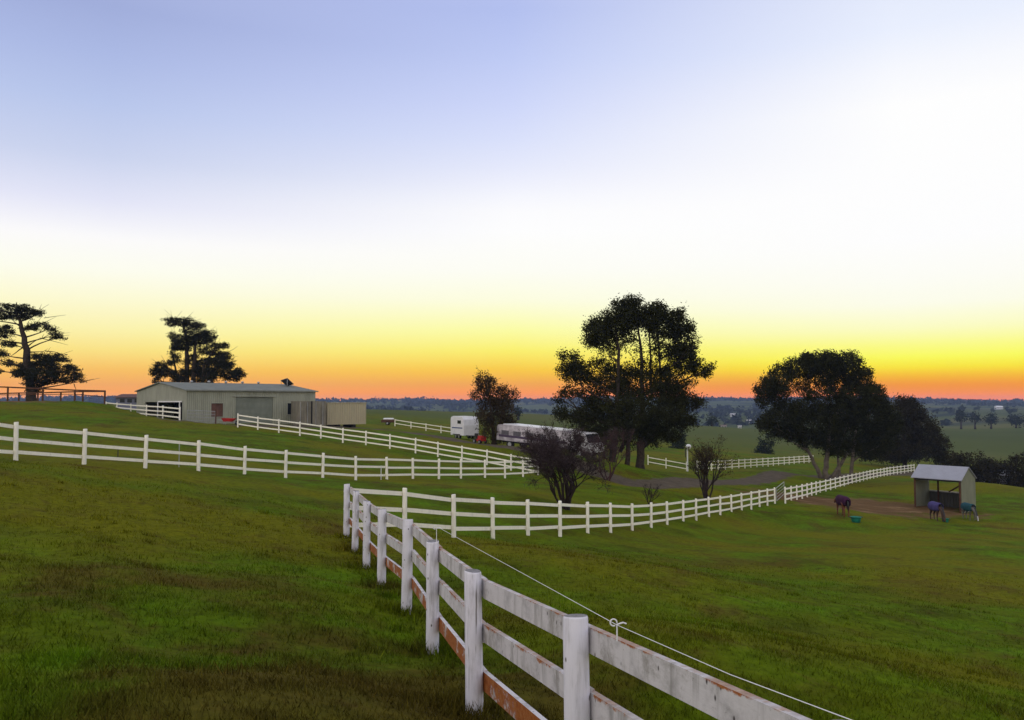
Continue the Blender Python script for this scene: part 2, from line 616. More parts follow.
M = {}
M['ground'] = m_ground()
M['blade'] = m_blade()
M['rail_clean'] = m_whitewood('rail_white_paint', 0.0, 0.14, (0.86, 0.83, 0.71))
M['rail_top'] = m_whitewood('rail_weathered_paint', 0.22, 0.8)
M['rail_mid'] = m_whitewood('rail_lichen_paint', 0.45, 0.8)
M['rail_low'] = m_whitewood('rail_stained_paint', 1.0, 0.8)
M['post'] = m_post()
M['post_far'] = m_whitewood('post_far_paint', 0.0, 0.2, (0.84, 0.81, 0.70))
M['bark_dark'] = plain('bark_dark', (0.045, 0.034, 0.026), 0.95, 0.1, var=0.5, scale=5)
M['bark_pale'] = plain('bark_pale', (0.11, 0.09, 0.07), 0.9, 0.1, var=0.5, scale=2)
M['twig'] = plain('twig_bark', (0.032, 0.022, 0.022), 0.95, 0.1, var=0.4, scale=4)
M['twig_fine'] = m_leaf('fine_twigs', (0.030, 0.020, 0.022), (0.075, 0.055, 0.058), 0.0)
M['twig_red'] = plain('red_twig_bark', (0.055, 0.028, 0.027), 0.95, 0.1, var=0.4, scale=4)
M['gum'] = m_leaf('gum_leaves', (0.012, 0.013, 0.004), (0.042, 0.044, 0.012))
M['gum2'] = m_leaf('dense_leaves', (0.017, 0.015, 0.007), (0.044, 0.037, 0.016))
M['pine'] = m_leaf('pine_needles', (0.013, 0.014, 0.008), (0.034, 0.036, 0.016), 0.05)
M['russet'] = m_leaf('russet_leaves', (0.030, 0.022, 0.013), (0.075, 0.055, 0.024), 0.2)
M['distant_leaf'] = m_leaf('distant_leaves', (0.012, 0.018, 0.011), (0.034, 0.042, 0.022), 0.0)
M['yard_timber'] = plain('yard_timber', (0.085, 0.042, 0.026), 0.9, 0.1, var=0.4, scale=4)
M['steel_grey'] = plain('galvanised_steel', (0.34, 0.35, 0.36), 0.45, 0.4, 0.6, 0.2, 2)
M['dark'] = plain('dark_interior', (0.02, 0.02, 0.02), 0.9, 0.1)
M['white_gloss'] = plain('white_gloss_paint', (0.70, 0.70, 0.72), 0.35, 0.5, var=0.08)
M['tyre'] = plain('tyre_rubber', (0.02, 0.02, 0.02), 0.85, 0.2)
M['glass'] = plain('dark_glass', (0.02, 0.025, 0.03), 0.08, 0.6, var=0.1)
M['dim_window'] = plain('dim_window', (0.09, 0.085, 0.10), 0.3, 0.4)
M['red'] = plain('red_paint', (0.42, 0.025, 0.02), 0.4, 0.4)
M['blue'] = plain('blue_paint', (0.03, 0.06, 0.20), 0.4, 0.4)
M['black'] = plain('black_plastic', (0.025, 0.025, 0.025), 0.6, 0.3)
M['gravel'] = None

# ------------------------------------------------------------------ ground sheet
dirt_poly = [(778, 500), (800, 489), (835, 487), (860, 486), (885, 492), (905, 500), (930, 512), (935, 522), (900, 524), (865, 523), (840, 518), (800, 508)]
drive_px = [(930, 472, 132), (860, 471, 112), (780, 472.5, 91), (725, 481, 75), (680, 485.5, 66), (640, 486.5, 62), (600, 478, 64), (560, 463, 69), (520, 455, 73), (480, 447, 77), (440, 439, 82), (400, 431, 88), (370, 428, 93), (345, 428, 99), (335, 424, 118)]
drive = [np.array(P(*q))[:2] for q in drive_px]


def seg_dist(x, y, pts):
    best = np.full(len(x), 1e9)
    for a, b in zip(pts[:-1], pts[1:]):
        d = b - a
        t = np.clip(((x - a[0]) * d[0] + (y - a[1]) * d[1]) / (d @ d), 0, 1)
        best = np.minimum(best, np.hypot(x - a[0] - t * d[0], y - a[1] - t * d[1]))
    return best


def build_ground():
    th = np.concatenate([np.radians(np.arange(-40, 40.01, 0.28)), np.radians(np.arange(44, 320, 4.0))])
    rr = np.concatenate([[0.01, 0.3], np.geomspace(0.6, 60, 190), np.geomspace(60, 300, 150)[1:], np.geomspace(300, 2950, 90)[1:]])
    T, R = np.meshgrid(th, rr)
    x, y = (R * np.sin(T)).ravel(), (R * np.cos(T)).ravel()
    z = height(x, y)
    nt, nr = len(th), len(rr)
    idx = np.arange(nt * nr).reshape(nr, nt)
    a = idx[:-1, :]
    b = np.roll(idx, -1, axis=1)[:-1, :]
    c = np.roll(idx, -1, axis=1)[1:, :]
    d = idx[1:, :]
    quads = np.stack([a, d, c, b], -1).reshape(-1, 4)
    me = bpy.data.meshes.new('ground')
    me.vertices.add(len(x))
    me.vertices.foreach_set('co', np.stack([x, y, z], -1).astype(np.float32).ravel())
    me.loops.add(quads.size)
    me.loops.foreach_set('vertex_index', quads[:, ::-1].astype(np.int32).ravel())
    me.polygons.add(len(quads))
    me.polygons.foreach_set('loop_start', np.arange(0, quads.size, 4, dtype=np.int32))
    me.update(calc_edges=True)
    me.polygons.foreach_set('use_smooth', np.ones(len(quads), bool))
    # worn earth of the paddock round the horses and the shelter
    dirt = np.zeros(len(x))
    hits = [ground_hit(px, py)[1] for px, py in [(806, 500), (830, 502), (850, 506), (872, 505), (892, 507), (912, 509)]]
    pts = [np.array((h.x, h.y)) for h in hits]
    dd = seg_dist(x, y, pts)
    dirt = np.maximum(dirt, np.clip(1.15 - dd / 7.5, 0, 1))
    for q in near_tops[2:]:
        dirt = np.maximum(dirt, np.clip(0.62 - np.hypot(x - q.x, y - q.y) / 1.1, 0, 1))
    dl = [np.array((P(*q).x, P(*q).y)) for q in [(30, 401, 80), (-60, 402, 78)]]
    dirt = np.maximum(dirt, np.clip(0.9 - seg_dist(x, y, dl) / 9, 0, 1))
    at = me.attributes.new('dirt', 'FLOAT', 'POINT')
    at.data.foreach_set('value', dirt.astype(np.float32))
    gd = seg_dist(x, y, drive)
    gv = np.clip(1.25 - gd / 2.1, 0, 1)
    yard = [np.array((P(*q).x, P(*q).y)) for q in [(180, 424, 73), (235, 425, 76.5), (320, 427, 84), (360, 427, 88)]]
    gv = np.maximum(gv, np.clip(1.1 - seg_dist(x, y, yard) / 4.0, 0, 1))
    at = me.attributes.new('gravel', 'FLOAT', 'POINT')
    at.data.foreach_set('value', gv.astype(np.float32))
    me.materials.append(M['ground'])
    o = bpy.data.objects.new('ground', me)
    COL.objects.link(o)
    tag(o, 'rolling green pasture with brown worn patches running down to the valley', 'ground', kind='structure')
    return o


build_ground()


def build_grass():
    # short blades in the part of the paddock nearest the camera, thinning with distance
    n = 330000
    u = rng.random(n)
    d = 2.6 * (26 / 2.6) ** (u ** 1.15)
    ang = rng.uniform(-0.80, 0.80, n)
    x, y = d * np.tan(ang * 0.95), d
    m = (rng.random(n) < 0.95)
    # clumpy density
    cl = np.sin(x * 2.3 + 1.3 * np.sin(y * 1.7)) * np.sin(y * 2.9 + 1.1 * np.sin(x * 1.9)) + 0.6 * np.sin(x * 6.1 + y * 2) * np.sin(y * 7.3)
    m &= rng.random(n) < np.clip(0.62 + 0.33 * cl, 0.12, 1)
    x, y, d, cl = x[m], y[m], d[m], cl[m]
    z = height(x, y)
    n = len(x)
    hgt = rng.uniform(0.022, 0.062, n) * (1 + 0.35 * np.clip(cl, -0.6, 1.4)) * np.where(rng.random(n) < 0.02, 1.9, 1)
    wid = rng.uniform(0.004, 0.008, n) * (1 + d / 14)
    a = rng.uniform(0, 2 * np.pi, n)
    lean = rng.uniform(0.2, 1.1, n) * hgt
    b = rng.uniform(0, 2 * np.pi, n)
    v = np.empty((n, 3, 3))
    v[:, 0, 0], v[:, 0, 1], v[:, 0, 2] = x - np.cos(a) * wid / 2, y - np.sin(a) * wid / 2, z - 0.005
    v[:, 1, 0], v[:, 1, 1], v[:, 1, 2] = x + np.cos(a) * wid / 2, y + np.sin(a) * wid / 2, z - 0.005
    v[:, 2, 0], v[:, 2, 1], v[:, 2, 2] = x + np.cos(b) * lean, y + np.sin(b) * lean, z + hgt
    tone = np.repeat(rng.beta(1.6, 3.2, n), 3)
    # taller unmown tufts along the near fence and a few scattered in the open
    tv, tt = [], []
    spots = [(q.x + random.gauss(0, .13), q.y + random.gauss(0, .13), 34, 0.13) for q in near_tops[2:] for _ in range(7)]
    for a_, b_ in zip(near_tops[1:-1], near_tops[2:]):
        for _ in range(26):
            q = a_.lerp(b_, random.random())
            spots.append((q.x + random.gauss(0.08, .16), q.y + random.gauss(0.08, .16), 14, 0.09))
    for _ in range(420):
        dd = 3 * (22 / 3) ** random.random()
        spots.append((random.uniform(-0.75, 0.75) * dd, dd, random.randint(8, 22), random.uniform(0.05, 0.10)))
    for (sx, sy, k, hh) in spots:
        px_ = sx + rng.normal(0, 0.05 + hh * 0.3, k)
        py_ = sy + rng.normal(0, 0.05 + hh * 0.3, k)
        pz_ = height(px_, py_)
        h_ = hh * rng.uniform(0.5, 1.2, k)
        a_ = rng.uniform(0, 2 * np.pi, k)
        w_ = 0.0035 + 0.0006 * sy
        ln_ = h_ * rng.uniform(0.2, 0.9, k)
        q = np.empty((k, 3, 3))
        q[:, 0] = np.stack([px_ - np.cos(a_) * w_, py_ - np.sin(a_) * w_, pz_ - 0.01], -1)
        q[:, 1] = np.stack([px_ + np.cos(a_) * w_, py_ + np.sin(a_) * w_, pz_ - 0.01], -1)
        b_ = rng.uniform(0, 2 * np.pi, k)
        q[:, 2] = np.stack([px_ + np.cos(b_) * ln_, py_ + np.sin(b_) * ln_, pz_ + h_], -1)
        tv.append(q)
        tt.append(np.repeat(rng.beta(1.3, 2.6, k), 3))
    v = np.concatenate([v] + tv)
    tone = np.concatenate([tone] + tt)
    o = np_mesh('grass', v.reshape(-1, 3), 3, M['blade'], shade=tone)
    tag(o, 'short tufty grass growing over the near paddock', 'grass', kind='stuff')


build_grass()

# ------------------------------------------------------------------ fences
def post_mesh(name, h, r, mat, n=14, square=False, under=0.25):
    mb = MB()
    if square:
        mb.box((0, 0, (h - under) / 2), (2 * r, 2 * r, h + under))
    else:
        prof = [(r * 1.03, -under), (r * 1.03, 0.0), (r, h * 0.35), (r * 0.985, h * 0.7), (r * 0.965, h - 0.012), (r * 0.9, h)]
        vs = []
        ph = random.random() * 6
        for (rad, z) in prof:
            for k in range(n):
                a = 2 * math.pi * k / n
                w = 1 + 0.025 * math.sin(2 * a + ph) + 0.018 * math.sin(3 * a + z * 4)
                vs.append((rad * w * math.cos(a), rad * w * math.sin(a), z + (0.006 * math.cos(a + ph) if z >= h - 0.02 else 0)))
        fs = []
        for i in range(len(prof) - 1):
            for k in range(n):
                a, b = i * n + k, i * n + (k + 1) % n
                fs.append((a, b, b + n, a + n))
        fs.append(tuple(range((len(prof) - 1) * n, len(prof) * n)))
        mb.add(vs, fs)
    return mb, mat


def raw_mesh(name, mb, mat, smooth=False):
    me = bpy.data.meshes.new(name)
    me.from_pydata([tuple(q) for q in mb.v], [], mb.f)
    if smooth:
        me.polygons.foreach_set('use_smooth', [len(f) == 4 for f in mb.f])
    me.materials.append(mat)
    return me


def inst(name, me, parent, loc, rot=(0, 0, 0), scale=(1, 1, 1)):
    o = bpy.data.objects.new(name, me)
    COL.objects.link(o)
    o.parent = parent
    o.location = Vector(loc) - wloc(parent)
    o.rotation_euler = rot
    o.scale = scale
    return o


def fence(name, label, tops, r, rails, rail_h, rail_t, rail_mats, post_mat, side=1, span=1, skip_first=False, jit=0.012, group='white rail fences round the paddocks', own_posts=False, hp=HP, lean=0.0, smooth_post=True, n=12, h_of=None):
    root = thing(name, tops[0] - Vector((0, 0, hp)), label, 'fence', group)
    shared = None
    for i, t in enumerate(tops):
        if skip_first and i == 0: continue
        if own_posts or shared is None:
            mb, _ = post_mesh('post', hp, r, post_mat, n)
            me = raw_mesh('post', mb, post_mat, True)
            shared = me
        gz = H(t.x, t.y)
        lz = random.uniform(-1, 1) * lean
        b = Vector((t.x, t.y, t.z - hp))
        o = inst('post', shared, root, b, (lz, random.uniform(-1, 1) * lean, 0 if own_posts else random.uniform(0, 6)))
    # rails
    boards = {}
    for k, drop in enumerate(rails):
        mb = MB()
        mb.box((0, 0, 0), (1, rail_t, rail_h), bevel=0.0)
        key = rail_mats[k].name
        if key not in boards:
            boards[key] = raw_mesh('rail', mb, rail_mats[k])
        for i in range(0, len(tops) - 1, span):
            j = min(i + span, len(tops) - 1)
            a, b = tops[i], tops[j]
            d = b - a
            dh = Vector((d.x, d.y, 0)).normalized()
            nrm = Vector((-dh.y, dh.x, 0)) * side
            off = nrm * (r + rail_t / 2 - 0.006)
            a2 = a + off - Vector((0, 0, drop + random.uniform(-jit, jit)))
            b2 = b + off - Vector((0, 0, drop + random.uniform(-jit, jit)))
            d2 = b2 - a2
            L = d2.length - 0.008
            rz = math.atan2(d2.y, d2.x)
            ry = -math.asin(d2.z / d2.length)
            inst('rail', boards[key], root, (a2 + b2) / 2, (random.uniform(-0.03, 0.03), ry, rz), (L, 1, 1))
    return root


near = fence('rail_fence', 'weathered white post and rail fence with orange lichen, nearest to the camera', near_tops, 0.068,
             [0.135, 0.465, 0.83], 0.135, 0.038, [M['rail_top'], M['rail_mid'], M['rail_low']], M['post'], side=-1, own_posts=True, lean=0.014, n=18)
fence('rail_fence', 'white rail fence curving from the weathered corner post to the open gate', [near_tops[-1]] + mid_tops, 0.062,
      [0.14, 0.54, 0.93], 0.105, 0.04, [M['rail_clean']] * 3, M['post_far'], side=1, skip_first=True, lean=0.014, span=1, jit=0.022)
fence('rail_fence', 'white rail fence climbing from the open gate past the dirt patch to the grey shelter', midb_tops, 0.062, [0.14, 0.54, 0.93], 0.115, 0.04, [M['rail_clean']] * 3, M['post_far'], side=-1, span=2, n=8)
fence('rail_fence', 'long white rail fence crossing the left paddock, ending by the bare bush', left_tops, 0.068, [0.14, 0.55, 0.95], 0.11, 0.04, [M['rail_clean']] * 3, M['post_far'], side=1, lean=0.016, jit=0.022)
fence('rail_fence', 'white rail fence climbing from the bare bush past the cream shed to the barn', [left_tops[-1]] + ret_tops, 0.066, [0.14, 0.55, 0.95], 0.105, 0.04, [M['rail_clean']] * 3, M['post_far'], side=-1, skip_first=True, n=8)
fence('rail_fence', 'short white rail fence in front of the open gable bay of the barn', barn_tops, 0.07, [0.14, 0.55, 0.95], 0.12, 0.04, [M['rail_clean']] * 3, M['post_far'], side=1, n=8)
fence('rail_fence', 'low white rail fence beyond the drive ending at the horse float', far1_tops, 0.075, [0.16, 0.75], 0.12, 0.04, [M['rail_clean']] * 2, M['post_far'], side=1, n=8)
fence('rail_fence', 'far white rail fence beyond the grey drive between the two big gum trees', far2_tops, 0.062, [0.14, 0.54, 0.93], 0.10, 0.04, [M['rail_clean']] * 3, M['post_far'], side=1, span=2, n=8)
fence('rail_fence', 'pale two rail fence from the tallest gum to the round headed post', far3_tops, 0.06, [0.3, 0.85], 0.09, 0.04, [M['rail_clean']] * 2, M['post_far'], side=1, n=8)

# pigtail insulators standing on the near fence's top rail (parts of the fence) and the electric wire they hold
def pigtail(base, h):
    mb = MB()
    top = base + Vector((0, 0, h))
    mb.tube([base - Vector((0, 0, 0.02)), base + Vector((0, 0, h * 0.55)), top - Vector((0, 0, 0.012))], 0.0036, 6)
    ring = [top + Vector((0.016 * math.cos(a) - 0.016, 0, 0.016 * math.sin(a))) for a in np.linspace(0, 5.2, 12)]
    mb.tube(ring, 0.0036, 6)
    mb.tube([top + Vector((-0.002, 0, -0.01)), top + Vector((0.03, 0, 0.0)), top + Vector((0.045, 0, -0.006))], 0.004, 6)
    return mb.build('insulator', M['white_gloss'], near)


i1 = P(617, 637, 3.87)
i2 = P(436.5, 541, 8.2)
pigtail(i1, 0.068)
pigtail(i2, 0.135)
wp = [P(434, 526, 8.5), P(437.6, 527, 8.2), P(525, 574.6, 5.4), P(617, 625, 3.87), P(730, 674.5, 2.95), P(862, 724, 2.35), P(1500, 960, 1.1)]
mb = MB()
mb.tube(wp, 0.0017, 6)
tag(mb.build('electric_wire', M['white_gloss']), 'thin white electric wire strung above the weathered near fence', 'wire')

# thin tread-in posts in the left paddock
def treadin(px, row0, row1, d, label, mat='white_gloss'):
    b = P(px, row1, d)
    b.z = H(b.x, b.y)
    h = (row1 - row0) * d / F
    t = thing('tread_in_post', b, label, 'fence post', 'thin electric tread-in posts')
    mb = MB()
    mb.tube([b - Vector((0, 0, 0.1)), b + Vector((0, 0, h))], [0.022, 0.018], 6)
    mb.build('stake', M[mat], t)
    mb = MB()
    mb.beam(b + Vector((-0.1, 0, 0.08)), b + Vector((0.1, 0, 0.08)), 0.02, 0.02)
    mb.build('foot_peg', M['black'], t)


treadin(381, 466, 480, 42.3, 'thin white stake standing in front of the long left paddock fence')
treadin(179, 436, 462, 32.5, 'thin grey stake behind the left fence, nearest to the barn', 'steel_grey')
treadin(118, 440, 452, 33, 'thin dark stake behind the long left fence, towards the timber yard', 'black')

# open steel gate in the gap of the curving fence
def pipe_gate(name, label, hinge, end, h, cat='gate'):
    t = thing(name, hinge, label, cat)
    mb = MB()
    u = Vector((0, 0, h))
    for a, b in ((hinge, end), (hinge + u, end + u), (hinge, hinge + u), (end, end + u)):
        mb.tube([a, b], 0.028, 6)
    mb.build('gate_frame', M['steel_grey'], t)
    for k in (1, 2, 3):
        mb = MB()
        mb.tube([hinge + u * k / 4, end + u * k / 4], 0.018, 6)
        mb.build('gate_bar', M['steel_grey'], t)
    return t


g0 = mid_tops[-1] - Vector((-0.12, 0, 0.98))
g1 = P(784, 482.5, 64.5) - Vector((0, 0, 0.9))
pipe_gate('pipe_gate', 'grey pipe gate swung open beside the gap in the curving white fence', g0, g1, 0.95)

# ------------------------------------------------------------------ trees
def leaf_quads(centers, size, aspect, n_each, spread, flat=1.0):
    """random leaf-sized quads round clump centres"""
    c = np.repeat(centers, n_each, axis=0)
    n = len(c)
    off = rng.normal(0, 1, (n, 3)) * spread
    off[:, 2] *= flat
    c = c + off
    a = rng.normal(0, 1, (n, 3))
    a /= np.linalg.norm(a, axis=1)[:, None]
    b = rng.normal(0, 1, (n, 3))
    b -= a * (a * b).sum(1)[:, None]
    b /= np.linalg.norm(b, axis=1)[:, None]
    s = size * rng.uniform(0.6, 1.4, n)[:, None]
    a, b = a * s, b * s * aspect
    v = np.stack([c - a, c - b * 0.9 + a * 0.1, c + a, c + b * 0.9 + a * 0.1], 1)
    return v.reshape(-1, 3), n


def crown_from_blobs(blobs, D, leaf, aspect, cover, clump_r, flat=1.0, deep=0.95, shell=0.55, depth_jit=0.5, lumps=4):
    V, tone, cents = [], [], []
    full = []
    for bl in blobs:
        full.append(tuple(bl))
        if lumps and min(bl[2], bl[3]) > 5 and (len(bl) < 5 or bl[4] >= 0.7):
            for _ in range(lumps):
                a = random.uniform(0, 2 * math.pi)
                f_ = random.uniform(0.72, 0.95)
                g_ = random.uniform(0.26, 0.42)
                full.append((bl[0] + bl[2] * f_ * math.cos(a), bl[1] - bl[3] * f_ * math.sin(a), max(3.0, bl[2] * g_), max(2.6, bl[3] * g_), 1.0, 1))
    for bl in full:
        cx, cy, rx, ry = bl[:4]
        cov = cover * (bl[4] if len(bl) > 4 else 1)
        k = D / F
        wx, wz = rx * k, ry * k
        wy = max(min(wx, wz * 2.2), 0.6 * wx) * deep
        dy = random.uniform(-depth_jit, depth_jit) * wx
        c = np.array(P(cx, cy, D + dy))
        if len(bl) < 6: cents.append(Vector(c))
        area = math.pi * wx * wz
        la = 2 * leaf * leaf * aspect * 0.9
        nl = cov * area / la
        per = 16
        nc = max(4, int(nl / per))
        dr = rng.normal(0, 1, (nc, 3))
        dr /= np.linalg.norm(dr, axis=1)[:, None]
        rad = (shell + (1 - shell) * rng.random(nc)) ** 0.8
        rad *= 1 + 0.05 * rng.normal(0, 1, nc)
        cc = c + dr * rad[:, None] * np.array([wx, wy, wz]) * 0.93
        v, n = leaf_quads(cc, leaf, aspect, per, clump_r, flat)
        V.append(v)
        t = np.clip(rng.normal(0.45, 0.25, nc), 0, 1)
        t = np.repeat(np.repeat(t, per) + rng.normal(0, 0.12, n), 4)
        tone.append(np.clip(t, 0, 1))
    return np.concatenate(V), np.concatenate(tone), cents


def limb(mb, a, b, r0, r1, sag=0.1, n=6, seg=5):
    a, b = Vector(a), Vector(b)
    L = (b - a).length
    j = Vector((random.uniform(-1, 1), random.uniform(-1, 1), random.uniform(-0.3, 1))) * sag * L
    pts, rs = [], []
    for i in range(seg + 1):
        t = i / seg
        q = a.lerp(b, t) + j * math.sin(math.pi * t) + Vector((random.uniform(-1, 1), random.uniform(-1, 1), 0)) * r0 * 0.5 * (0 < i < seg)
        pts.append(q)
        rs.append(r0 + (r1 - r0) * t)
    mb.tube(pts, rs, n)
    return pts


def tree(name, label, D, trunks, blobs, leaf, aspect, cover, clump_r, leafm, barkm, group=None, flat=1.0, deep=0.95, shell=0.55, limbs=True, limb_r=0.07, cat='tree', ground=None, extra=None, depth_jit=0.5, nside=8, lumps=4, rise=0.55):
    """trunks: list of [(px,row,radius_m), ...]; the first point of each stands on the ground"""
    px0, row0 = trunks[0][0][:2]
    b = P(px0, row0, D)
    b.z = H(b.x, b.y)
    root = thing(name, b, label, cat, group)
    V, tone, cents = crown_from_blobs(blobs, D, leaf, aspect, cover, clump_r, flat, deep, shell, depth_jit, lumps)
    np_mesh('crown', V, 4, leafm, root, shade=tone)
    mb = MB()
    nodes = []
    for tr in trunks:
        dz = random.uniform(-0.6, 0.6) if tr is not trunks[0] else 0
        pts = [P(q[0], q[1], D + dz) for q in tr]
        if tr[0][1] >= row0 - 12:
            pts[0].z = H(pts[0].x, pts[0].y) - 0.15
        rs = [q[2] for q in tr]
        pp, rr = [], []
        for i in range(len(pts) - 1):
            for k in range(4):
                t = k / 4
                w = rs[i] * 0.25
                pp.append(pts[i].lerp(pts[i + 1], t) + Vector((random.uniform(-w, w), random.uniform(-w, w), 0)) * (k > 0))
                rr.append(rs[i] + (rs[i + 1] - rs[i]) * t)
        pp.append(pts[-1]); rr.append(rs[-1])
        if tr[0][1] >= row0 - 12:
            rr[0] *= 1.35
        mb.tube(pp, rr, nside)
        nodes += [(p, r) for p, r in zip(pp[3:], rr[3:])]
    if limbs and nodes:
        for c in cents:
            # nearest trunk node below the blob
            best = min(nodes, key=lambda q: (q[0] - c).length + 2.5 * max(0.0, q[0].z - (c.z - rise * math.hypot(q[0].x - c.x, q[0].y - c.y))))
            r0 = min(best[1] * 0.7, limb_r * 2.0)
            pts = limb(mb, best[0], c, r0, 0.02, 0.08, 6)
            for _ in range(3):
                e = c + Vector((random.uniform(-1, 1), random.uniform(-1, 1), random.uniform(-0.2, 1))) * 0.8 * (D / F) * 14
                limb(mb, pts[3], e, r0 * 0.4, 0.012, 0.08, 5, 4)
    if extra:
        for a, bq, r in extra:
            limb(mb, P(a[0], a[1], D), P(bq[0], bq[1], D + random.uniform(-1, 1)), r, 0.012, 0.06, 5)
    mb.build('trunk', barkm, root, True)
    return root


T4 = [(640, 314, 26, 16), (616, 323, 24, 18), (597, 338, 18, 14), (606, 330, 20, 16), (624, 312, 18, 12), (660, 318, 20, 14), (650, 320, 20, 12), (674, 326, 18, 16), (684, 340, 15, 18), (690, 352, 10, 12), (655, 331, 14, 8), (630, 336, 9, 9, 0.75), (617, 346, 7, 11, 0.65), (657, 346, 9, 12, 0.55), (646, 362, 16, 5, 0.6), (602, 366, 12, 7, 0.7), (672, 352, 9, 9, 0.8),
      (572, 362, 13, 13), (580, 372, 14, 10), (566, 372, 10, 8), (698, 369, 13, 9), (687, 364, 12, 9), (707, 371, 6, 5), (678, 352, 11, 11, 0.6), (640, 348, 24, 12, 0.16), (606, 356, 12, 12, 0.4), (662, 352, 12, 14, 0.4), (676, 370, 12, 8, 0.8), (690, 384, 9, 6, 0.6), (632, 371, 12, 6, 0.7), (650, 372, 14, 6, 0.7), (612, 368, 14, 8, 0.6), (590, 378, 12, 8, 0.6),
      (642, 384, 34, 17), (610, 380, 18, 12, 0.8), (592, 392, 20, 13, 0.8), (570, 392, 15, 9, 0.6), (560, 398, 9, 7, 0.6), (672, 384, 18, 14, 0.7), (688, 402, 15, 8, 0.7), (700, 402, 8, 5, 0.5), (678, 396, 16, 12),
      (640, 410, 48, 18), (605, 412, 30, 16), (580, 418, 24, 12, 0.7), (562, 412, 12, 8, 0.6), (668, 418, 26, 16), (685, 424, 12, 10, 0.6), (620, 432, 34, 13), (655, 434, 20, 11, 0.8), (588, 436, 20, 12, 0.55), (604, 450, 16, 8, 0.45), (672, 436, 12, 8, 0.5)]
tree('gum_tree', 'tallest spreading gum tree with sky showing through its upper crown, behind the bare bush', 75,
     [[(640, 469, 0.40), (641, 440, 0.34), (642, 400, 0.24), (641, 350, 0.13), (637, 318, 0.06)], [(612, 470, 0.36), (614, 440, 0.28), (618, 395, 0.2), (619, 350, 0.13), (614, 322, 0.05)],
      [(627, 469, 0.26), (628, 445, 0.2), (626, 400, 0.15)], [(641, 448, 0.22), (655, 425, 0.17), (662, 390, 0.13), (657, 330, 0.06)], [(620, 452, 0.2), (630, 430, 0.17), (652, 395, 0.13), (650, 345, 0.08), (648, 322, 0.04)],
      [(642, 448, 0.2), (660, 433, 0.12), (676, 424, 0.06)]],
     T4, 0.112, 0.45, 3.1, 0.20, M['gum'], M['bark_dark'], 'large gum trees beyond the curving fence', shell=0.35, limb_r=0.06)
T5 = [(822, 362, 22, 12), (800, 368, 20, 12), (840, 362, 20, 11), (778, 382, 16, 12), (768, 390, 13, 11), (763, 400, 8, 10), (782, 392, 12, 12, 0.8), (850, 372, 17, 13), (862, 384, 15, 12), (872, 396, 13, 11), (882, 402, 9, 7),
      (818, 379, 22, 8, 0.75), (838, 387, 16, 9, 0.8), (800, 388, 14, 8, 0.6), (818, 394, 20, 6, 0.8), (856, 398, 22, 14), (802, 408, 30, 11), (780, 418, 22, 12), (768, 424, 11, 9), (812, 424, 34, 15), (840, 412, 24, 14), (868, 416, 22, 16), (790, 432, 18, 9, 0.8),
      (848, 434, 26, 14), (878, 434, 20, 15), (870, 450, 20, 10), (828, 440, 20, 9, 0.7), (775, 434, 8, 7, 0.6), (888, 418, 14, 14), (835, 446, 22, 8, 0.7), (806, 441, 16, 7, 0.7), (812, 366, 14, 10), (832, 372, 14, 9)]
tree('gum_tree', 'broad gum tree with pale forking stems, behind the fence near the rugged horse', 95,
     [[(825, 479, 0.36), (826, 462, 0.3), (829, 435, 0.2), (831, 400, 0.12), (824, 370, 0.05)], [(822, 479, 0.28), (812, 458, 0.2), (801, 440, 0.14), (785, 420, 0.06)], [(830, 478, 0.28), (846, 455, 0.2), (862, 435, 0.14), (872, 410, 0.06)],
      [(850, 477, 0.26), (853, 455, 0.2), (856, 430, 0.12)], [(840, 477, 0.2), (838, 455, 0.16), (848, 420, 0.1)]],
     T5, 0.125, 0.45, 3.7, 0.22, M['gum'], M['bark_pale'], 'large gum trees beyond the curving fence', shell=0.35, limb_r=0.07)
T6 = [(903, 406, 12, 11), (912, 414, 14, 13), (892, 418, 16, 14), (920, 426, 17, 15), (928, 438, 15, 14), (937, 447, 12, 11), (900, 436, 24, 16), (880, 440, 16, 16), (915, 450, 24, 13), (890, 454, 26, 11), (940, 456, 9, 7), (868, 452, 12, 9)]
tree('dense_tree', 'rounded dense dark tree standing right behind the tin roofed shelter', 138, [[(905, 467, 0.4), (905, 450, 0.3), (904, 420, 0.12)]], T6, 0.18, 0.45, 3.2, 0.32, M['gum2'], M['bark_dark'], shell=0.4)
T3 = [(484, 380, 10, 8, 0.7), (490, 388, 12, 9, 0.8), (481, 394, 9, 9, 0.7), (497, 396, 15, 10), (510, 395, 8, 8, 0.7), (490, 408, 16, 11), (505, 408, 11, 10), (497, 420, 15, 9), (484, 418, 10, 9), (508, 420, 8, 8, 0.7), (492, 431, 15, 8), (506, 432, 11, 8), (498, 440, 12, 4), (478, 376, 5, 5, 0.5), (515, 392, 4, 5, 0.5)]
tree('russet_tree', 'bushy russet tinged tree between the white horse float and the long white truck', 80, [[(493, 445, 0.16), (493, 425, 0.13), (489, 395, 0.06), (482, 376, 0.02)], [(494, 444, 0.12), (501, 420, 0.09), (508, 395, 0.03)]], T3, 0.10, 0.42, 2.3, 0.18, M['russet'], M['bark_dark'], shell=0.3, limb_r=0.04)

